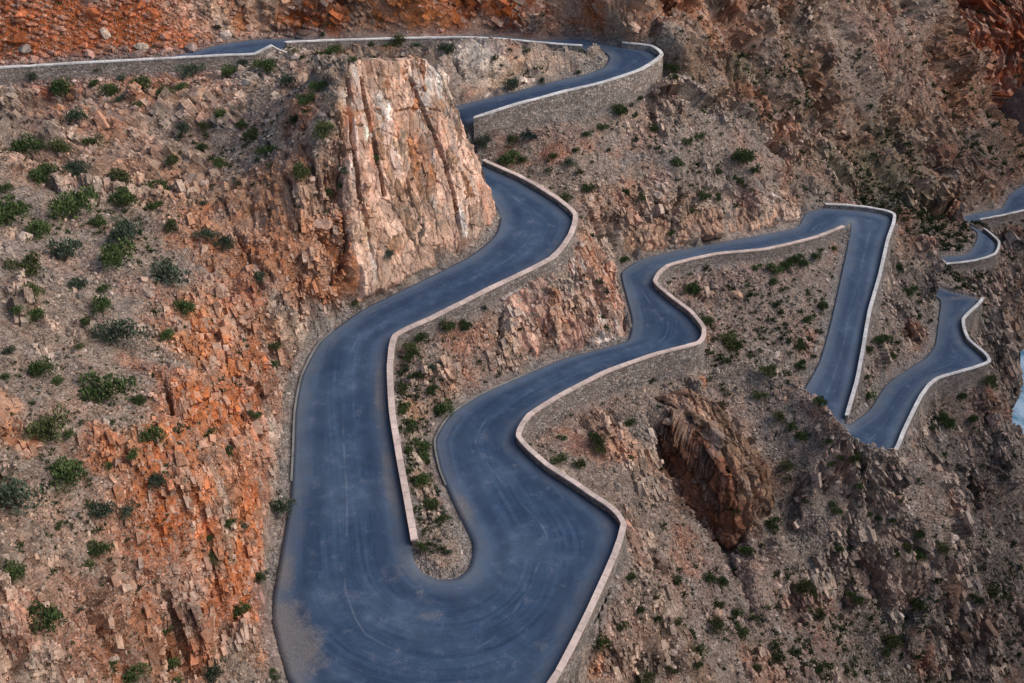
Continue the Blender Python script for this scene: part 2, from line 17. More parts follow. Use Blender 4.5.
PATCH = [(-23.2, 49.9, 53.9, 4.6, 'orange', 0.8), (-21.9, 58.5, 52.0, 4.05, 'orange', 0.9), (-19.1, 54.5, 47.8, 3.64, 'orange', 0.9), (-22.9, 66.7, 52.5, 4.0, 'orange', 0.8), (-21.2, 45.7, 51.1, 3.2, 'orange', 0.5), (-18.6, 47.5, 46.1, 3.07, 'red', 0.7), (-20.7, 63.5, 49.9, 2.37, 'rust', 0.6), (-16.4, 45.1, 43.8, 2.7, 'orange', 0.5), (-24.3, 76.0, 52.3, 3.5, 'red', 0.5), (-22.0, 73.8, 49.7, 3.49, 'pink', 0.6), (-21.4, 81.5, 52.1, 4.14, 'tan', 0.7), (-20.0, 86.9, 55.5, 4.72, 'pink', 0.6), (-25.3, 89.2, 55.4, 3.85, 'orange', 0.4), (-29.2, 84.6, 53.6, 3.28, 'orange', 0.45), (-43.9, 102.2, 55.9, 4.26, 'orange', 0.4), (-50.2, 102.7, 56.9, 3.19, 'pink', 0.5), (-33.7, 95.2, 54.6, 3.05, 'tan', 0.5), (-24.0, 35.4, 55.9, 2.65, 'mauve', 0.5), (-22.5, 40.7, 52.9, 2.95, 'mauve', 0.5), (-30.2, 48.3, 59.5, 1.84, 'orange', 0.6), (-31.5, 50.5, 60.2, 1.25, 'orange', 0.5), (-36.7, 71.9, 57.8, 4.87, 'grey', 0.6), (-30.8, 61.3, 57.2, 4.38, 'scree', 0.6), (-29.6, 68.6, 56.0, 3.18, 'grey', 0.6), (-19.9, 41.3, 48.6, 2.78, 'red', 0.35), (-26.0, 39.3, 57.8, 2.76, 'scree', 0.5), (-22.9, 34.4, 54.4, 3.18, 'mauve', 0.6), (-34.0, 109.5, 55.2, 4.51, 'pink', 0.5), (-39.4, 108.6, 55.5, 3.35, 'orange', 0.35), (-27.9, 102.8, 56.8, 3.72, 'mauve', 0.5), (-20.9, 95.9, 60.8, 2.96, 'orange', 0.5), (-21.8, 90.4, 57.5, 2.88, 'orange', 0.4), (-13.5, 95.5, 61.0, 4.42, 'tan', 0.9), (-11.1, 93.2, 55.6, 4.97, 'tan', 0.9), (-8.4, 98.6, 58.6, 3.57, 'tan', 0.9), (-6.4, 95.9, 53.2, 3.6, 'tan', 0.9), (-14.7, 88.9, 54.5, 3.38, 'pink', 0.7), (-16.4, 85.5, 52.1, 2.86, 'orange', 0.7), (-12.0, 88.1, 50.5, 3.44, 'tan', 0.8), (-5.9, 92.8, 49.0, 3.08, 'pink', 0.8), (-7.3, 93.9, 51.9, 1.43, 'white', 0.9), (-6.7, 92.6, 49.7, 1.33, 'white', 0.8), (-14.3, 93.6, 59.6, 1.17, 'white', 0.8), (-15.5, 94.7, 62.4, 1.16, 'white', 0.8), (-13.4, 91.7, 56.3, 0.98, 'white', 0.6), (-9.4, 100.9, 62.5, 2.54, 'orange', 0.5), (-11.2, 99.2, 62.6, 2.51, 'orange', 0.4), (-4.4, 95.9, 50.9, 2.08, 'orange', 0.5), (-17.3, 83.0, 49.1, 2.37, 'orange', 0.7), (-13.8, 85.2, 48.3, 2.43, 'orange', 0.7), (-19.0, 84.9, 53.4, 1.88, 'tan', 0.7), (-53.1, 119.6, 61.0, 9.4, 'rubble', 0.95), (-42.3, 122.1, 60.1, 9.6, 'rubble', 0.9), (-47.7, 122.1, 62.7, 7.12, 'rubble', 0.9), (-57.4, 118.1, 60.3, 4.67, 'rubble', 0.9), (-62.5, 117.3, 61.7, 6.92, 'rubble', 0.9), (-38.5, 126.8, 61.2, 3.7, 'pale', 0.5), (-34.7, 128.3, 59.5, 3.13, 'pale', 0.6), (-27.0, 130.3, 58.9, 5.73, 'orange', 0.9), (-29.5, 129.6, 58.4, 3.18, 'rust', 0.8), (-14.5, 132.5, 58.8, 7.74, 'orange', 0.9), (-17.0, 131.6, 57.8, 3.22, 'tan', 0.8), (-8.1, 133.1, 57.3, 5.22, 'tan', 0.7), (-1.6, 133.8, 57.8, 7.84, 'red', 0.8), (6.3, 133.8, 57.1, 6.55, 'red', 0.8), (-20.8, 130.7, 57.6, 1.92, 'grey', 0.8), (-5.5, 133.3, 56.9, 3.27, 'pink', 0.7), (11.5, 133.7, 57.8, 5.23, 'brown', 0.8), (3.0, 133.8, 58.3, 4.56, 'orange', 0.7), (-10.6, 134.0, 59.7, 6.49, 'orange', 0.8), (-5.2, 122.4, 55.1, 4.31, 'white', 0.6), (-1.5, 119.8, 54.2, 4.25, 'pale', 0.6), (3.4, 121.2, 54.9, 3.67, 'pale', 0.5), (-7.5, 119.0, 53.8, 2.42, 'grey', 0.6), (-12.9, 126.5, 55.5, 2.52, 'grey', 0.5), (-0.2, 112.8, 52.1, 2.93, 'red', 0.45), (3.3, 110.7, 49.8, 4.67, 'scree', 0.8), (9.1, 110.6, 48.6, 5.86, 'scree', 0.6), (5.6, 112.3, 50.4, 3.53, 'mauve', 0.7), (15.4, 114.0, 48.3, 6.01, 'grey', 0.6), (10.1, 105.5, 46.0, 3.44, 'pink', 0.4), (16.3, 108.5, 44.4, 4.72, 'tan', 0.35), (17.7, 111.2, 45.7, 2.39, 'mauve', 0.6), (25.7, 112.7, 40.3, 4.33, 'pale', 0.55), (34.2, 116.4, 38.2, 3.83, 'pale', 0.55), (21.5, 110.0, 41.0, 3.03, 'tan', 0.6), (29.8, 113.9, 38.9, 3.13, 'tan', 0.6), (15.1, 105.7, 40.6, 2.36, 'tan', 0.6), (36.6, 121.2, 37.9, 2.64, 'tan', 0.6), (0.8, 84.9, 44.9, 2.17, 'white', 0.95), (-0.2, 83.3, 44.3, 1.37, 'white', 0.7), (4.8, 85.7, 45.0, 2.19, 'orange', 0.8), (5.8, 87.0, 45.4, 1.2, 'white', 0.6), (7.8, 95.6, 46.3, 2.66, 'tan', 0.7), (9.2, 91.9, 44.8, 3.13, 'pink', 0.6), (7.9, 86.4, 43.4, 3.02, 'orange', 0.45), (10.0, 87.3, 41.6, 3.08, 'mauve', 0.6), (2.8, 82.3, 42.0, 2.95, 'mauve', 0.6), (-4.9, 79.0, 43.8, 4.73, 'scree', 0.7), (-3.0, 76.6, 41.9, 3.75, 'mauve', 0.6), (-7.4, 72.3, 43.0, 2.24, 'mauve', 0.7), (4.2, 83.7, 43.4, 1.97, 'tan', 0.5), (0.8, 80.1, 41.9, 2.42, 'grey', 0.5), (-9.0, 70.2, 43.5, 1.23, 'tan', 0.6), (-7.8, 61.4, 43.4, 1.13, 'tan', 0.5), (8.3, 87.6, 43.8, 0.81, 'white', 0.8), (3.4, 91.0, 47.1, 1.23, 'tan', 0.4), (28.6, 139.1, 53.3, 9.62, 'brown', 0.9), (22.3, 135.9, 57.0, 5.31, 'orange', 0.5), (33.6, 132.7, 47.8, 4.06, 'rust', 0.8), (43.8, 152.2, 45.7, 10.65, 'brown', 0.8), (55.1, 164.9, 44.5, 9.78, 'mauve', 0.7), (55.7, 154.7, 35.0, 12.81, 'brown', 0.6), (67.7, 174.5, 37.8, 10.47, 'mauve', 0.6), (40.0, 131.8, 40.2, 8.34, 'brown', 0.7), (34.9, 130.7, 45.2, 4.06, 'orange', 0.5), (24.5, 129.0, 51.3, 5.22, 'brown', 0.8), (54.2, 158.6, 40.2, 8.02, 'scree', 0.7), (48.1, 160.4, 50.0, 9.38, 'scree', 0.6), (70.0, 185.0, 42.3, 7.21, 'scree', 0.7), (71.4, 159.6, 23.0, 2.39, 'orange', 0.6), (74.1, 158.4, 20.8, 2.39, 'grey', 0.8), (87.8, 196.0, 30.1, 5.88, 'grey', 0.7), (92.5, 187.0, 21.4, 4.84, 'grey', 0.6), (64.3, 155.3, 26.0, 9.94, 'olive', 0.6), (47.6, 135.0, 34.1, 6.52, 'olive', 0.7), (55.6, 143.8, 28.1, 6.21, 'olive', 0.7), (75.3, 166.8, 24.3, 8.79, 'dark', 0.5), (86.2, 174.7, 20.7, 7.36, 'dark', 0.6), (31.2, 135.9, 50.1, 2.73, 'olive', 0.6), (36.3, 149.8, 52.6, 5.86, 'brown', 0.7), (42.3, 143.5, 42.8, 5.87, 'brown', 0.6), (59.7, 166.8, 40.5, 4.17, 'pink', 0.35), (31.8, 142.5, 55.0, 5.57, 'rust', 0.35), (25.4, 137.7, 55.1, 4.06, 'rust', 0.3), (87.8, 166.5, 16.7, 5.39, 'mauve', 0.6), (107.3, 245.0, 22.4, 9.58, 'red', 0.95), (120.5, 244.8, 17.8, 12.09, 'red', 0.95), (115.8, 239.5, 9.6, 7.27, 'rust', 0.95), (121.0, 247.6, 24.0, 4.81, 'red', 0.9), (123.9, 240.7, 4.1, 7.39, 'rust', 0.9), (111.4, 247.6, 24.0, 4.33, 'red', 0.95), (26.8, 102.2, 35.9, 8.23, 'mauve', 0.55), (29.9, 98.5, 34.1, 5.79, 'scree', 0.6), (22.0, 102.3, 37.2, 4.68, 'mauve', 0.5), (34.6, 104.3, 34.6, 3.6, 'scree', 0.6), (34.1, 95.3, 32.1, 2.29, 'tan', 0.5), (23.5, 96.1, 35.7, 3.39, 'scree', 0.5), (31.4, 107.9, 36.6, 4.87, 'mauve', 0.5), (17.5, 87.9, 39.9, 2.08, 'grey', 0.5), (15.6, 74.8, 36.3, 2.68, 'rust', 0.9), (17.5, 72.3, 32.2, 3.35, 'rust', 0.9), (15.4, 73.9, 33.3, 2.12, 'rust', 0.9), (21.9, 75.0, 36.0, 2.88, 'pink', 0.55), (20.1, 69.8, 29.2, 2.87, 'rust', 0.9), (18.6, 77.0, 38.1, 2.41, 'orange', 0.5), (20.9, 71.9, 35.0, 2.82, 'brown', 0.9), (23.7, 72.6, 33.1, 2.87, 'brown', 0.9), (22.5, 70.1, 31.6, 2.36, 'brown', 0.7), (20.2, 74.1, 36.7, 1.9, 'tan', 0.6), (17.8, 74.5, 37.7, 1.32, 'orange', 0.6), (8.4, 77.0, 39.3, 2.87, 'mauve', 0.6), (6.3, 72.6, 39.3, 3.22, 'mauve', 0.6), (10.0, 71.6, 37.7, 2.3, 'tan', 0.6), (4.3, 70.6, 39.8, 1.8, 'mauve', 0.5), (12.2, 74.8, 37.4, 1.33, 'grey', 0.7), (12.8, 71.1, 35.7, 1.86, 'tan', 0.5), (7.7, 66.2, 38.9, 1.74, 'scree', 0.6), (10.6, 59.5, 37.3, 4.13, 'mauve', 0.6), (7.9, 49.6, 40.5, 3.65, 'mauve', 0.6), (16.2, 59.6, 31.1, 4.31, 'mauve', 0.6), (21.2, 65.9, 28.0, 3.72, 'mauve', 0.6), (13.9, 51.4, 33.6, 3.13, 'brown', 0.5), (6.2, 46.3, 39.6, 0.99, 'orange', 0.5), (11.2, 50.5, 37.1, 2.27, 'brown', 0.4), (29.3, 68.0, 27.1, 3.33, 'grey', 0.35), (24.9, 59.8, 25.5, 5.37, 'mauve', 0.5), (21.6, 54.2, 28.0, 2.93, 'orange', 0.35), (36.6, 69.8, 22.2, 5.97, 'mauve', 0.35), (32.6, 71.1, 29.2, 4.83, 'scree', 0.4), (26.1, 76.3, 34.9, 3.9, 'scree', 0.4), (23.0, 82.3, 37.7, 3.02, 'scree', 0.5), (51.3, 118.6, 33.4, 3.97, 'brown', 0.6), (64.2, 137.8, 22.5, 4.61, 'dark', 0.5), (53.3, 112.6, 27.8, 5.22, 'dark', 0.4), (52.0, 107.3, 25.9, 2.29, 'rust', 0.8), (48.7, 106.5, 27.9, 1.76, 'rust', 0.5), (41.9, 96.8, 29.6, 2.34, 'mauve', 0.5), (49.6, 110.9, 30.4, 3.19, 'scree', 0.5), (68.8, 131.3, 19.4, 3.0, 'rust', 0.4), (70.6, 129.6, 18.7, 4.48, 'dark', 0.8), (71.2, 124.2, 16.9, 4.38, 'rust', 0.6), (71.1, 121.5, 13.5, 4.37, 'dark', 0.8), (84.3, 150.9, 13.3, 6.77, 'dark', 0.8), (58.8, 99.0, 21.9, 4.92, 'rust', 0.5), (72.3, 119.8, 9.3, 4.4, 'dark', 0.8), (54.5, 97.2, 21.8, 4.86, 'mauve', 0.5), (55.2, 92.9, 17.6, 6.03, 'dark', 0.5), (47.6, 87.7, 22.1, 4.55, 'dark', 0.4), (57.3, 89.7, 14.0, 7.19, 'dark', 0.7), (47.2, 75.2, 19.3, 6.32, 'dark', 0.6), (55.9, 79.1, 8.5, 8.02, 'dark', 0.8), (46.0, 67.4, 12.9, 6.16, 'dark', 0.7), (38.1, 64.5, 16.7, 4.91, 'dark', 0.5), (49.1, 71.2, 14.5, 2.62, 'rust', 0.4), (35.7, 64.8, 19.3, 3.88, 'dark', 0.4), (33.2, 73.5, 34.9, 2.86, 'scree', 0.3), (83.2, 153.9, 15.5, 5.11, 'dark', 0.7), (-20.5, 56.5, 50.9, 6.54, 'rubble', 0.45), (-21.2, 45.7, 51.1, 5.11, 'rubble', 0.4), (-23.7, 35.8, 55.4, 4.29, 'rubble', 0.25), (-21.4, 81.5, 52.1, 5.52, 'rubble', 0.3), (-21.1, 67.4, 50.0, 4.91, 'rubble', 0.35), (-23.8, 45.9, 54.3, 3.74, 'rubble', 0.25), (-45.5, 107.3, 56.1, 6.62, 'pink', 0.35), (-30.7, 129.7, 59.1, 6.34, 'orange', 0.9), (-23.3, 131.1, 59.3, 6.39, 'red', 0.85), (-15.7, 132.5, 59.4, 6.44, 'orange', 0.9), (-9.4, 133.2, 57.9, 5.21, 'orange', 0.85), (-2.9, 134.3, 58.6, 6.53, 'red', 0.9), (4.3, 133.7, 58.0, 5.22, 'red', 0.9), (10.2, 134.9, 58.7, 4.59, 'rubble', 0.7), (16.9, 135.8, 58.1, 5.28, 'orange', 0.5), (114.0, 243.8, 18.1, 9.64, 'red', 1), (121.9, 243.5, 10.8, 9.79, 'red', 1), (107.4, 245.9, 23.4, 7.19, 'red', 1), (117.5, 247.7, 24.1, 9.62, 'red', 1), (1.8, 85.6, 45.1, 2.18, 'white', 0.8), (9.2, 91.0, 44.2, 2.6, 'pink', 0.6), (-40.5, 95.0, 55.9, 6.04, 'pink', 0.35), (-31.7, 91.2, 54.4, 5.91, 'tan', 0.4), (-24.5, 84.0, 52.8, 5.62, 'orange', 0.45), (-41.5, 112.8, 56.3, 5.74, 'orange', 0.3), (-24.0, 68.4, 53.3, 4.85, 'orange', 0.5), (-25.4, 49.9, 55.7, 3.24, 'orange', 0.3), (-21.4, 39.4, 51.0, 4.13, 'orange', 0.35), (-20.2, 54.8, 50.4, 3.58, 'tan', 0.3), (-23.1, 87.9, 55.0, 3.82, 'tan', 0.5), (-19.7, 48.0, 48.5, 3.36, 'orange', 0.4), (-45.0, 89.4, 57.4, 3.82, 'pink', 0.4), (-24.6, 37.5, 56.6, 3.26, 'pink', 0.3), (4.7, 84.0, 43.9, 3.95, 'pink', 0.3), (15.8, 119.8, 51.0, 6.17, 'tan', 0.25), (28.8, 141.6, 55.3, 5.53, 'orange', 0.3)]
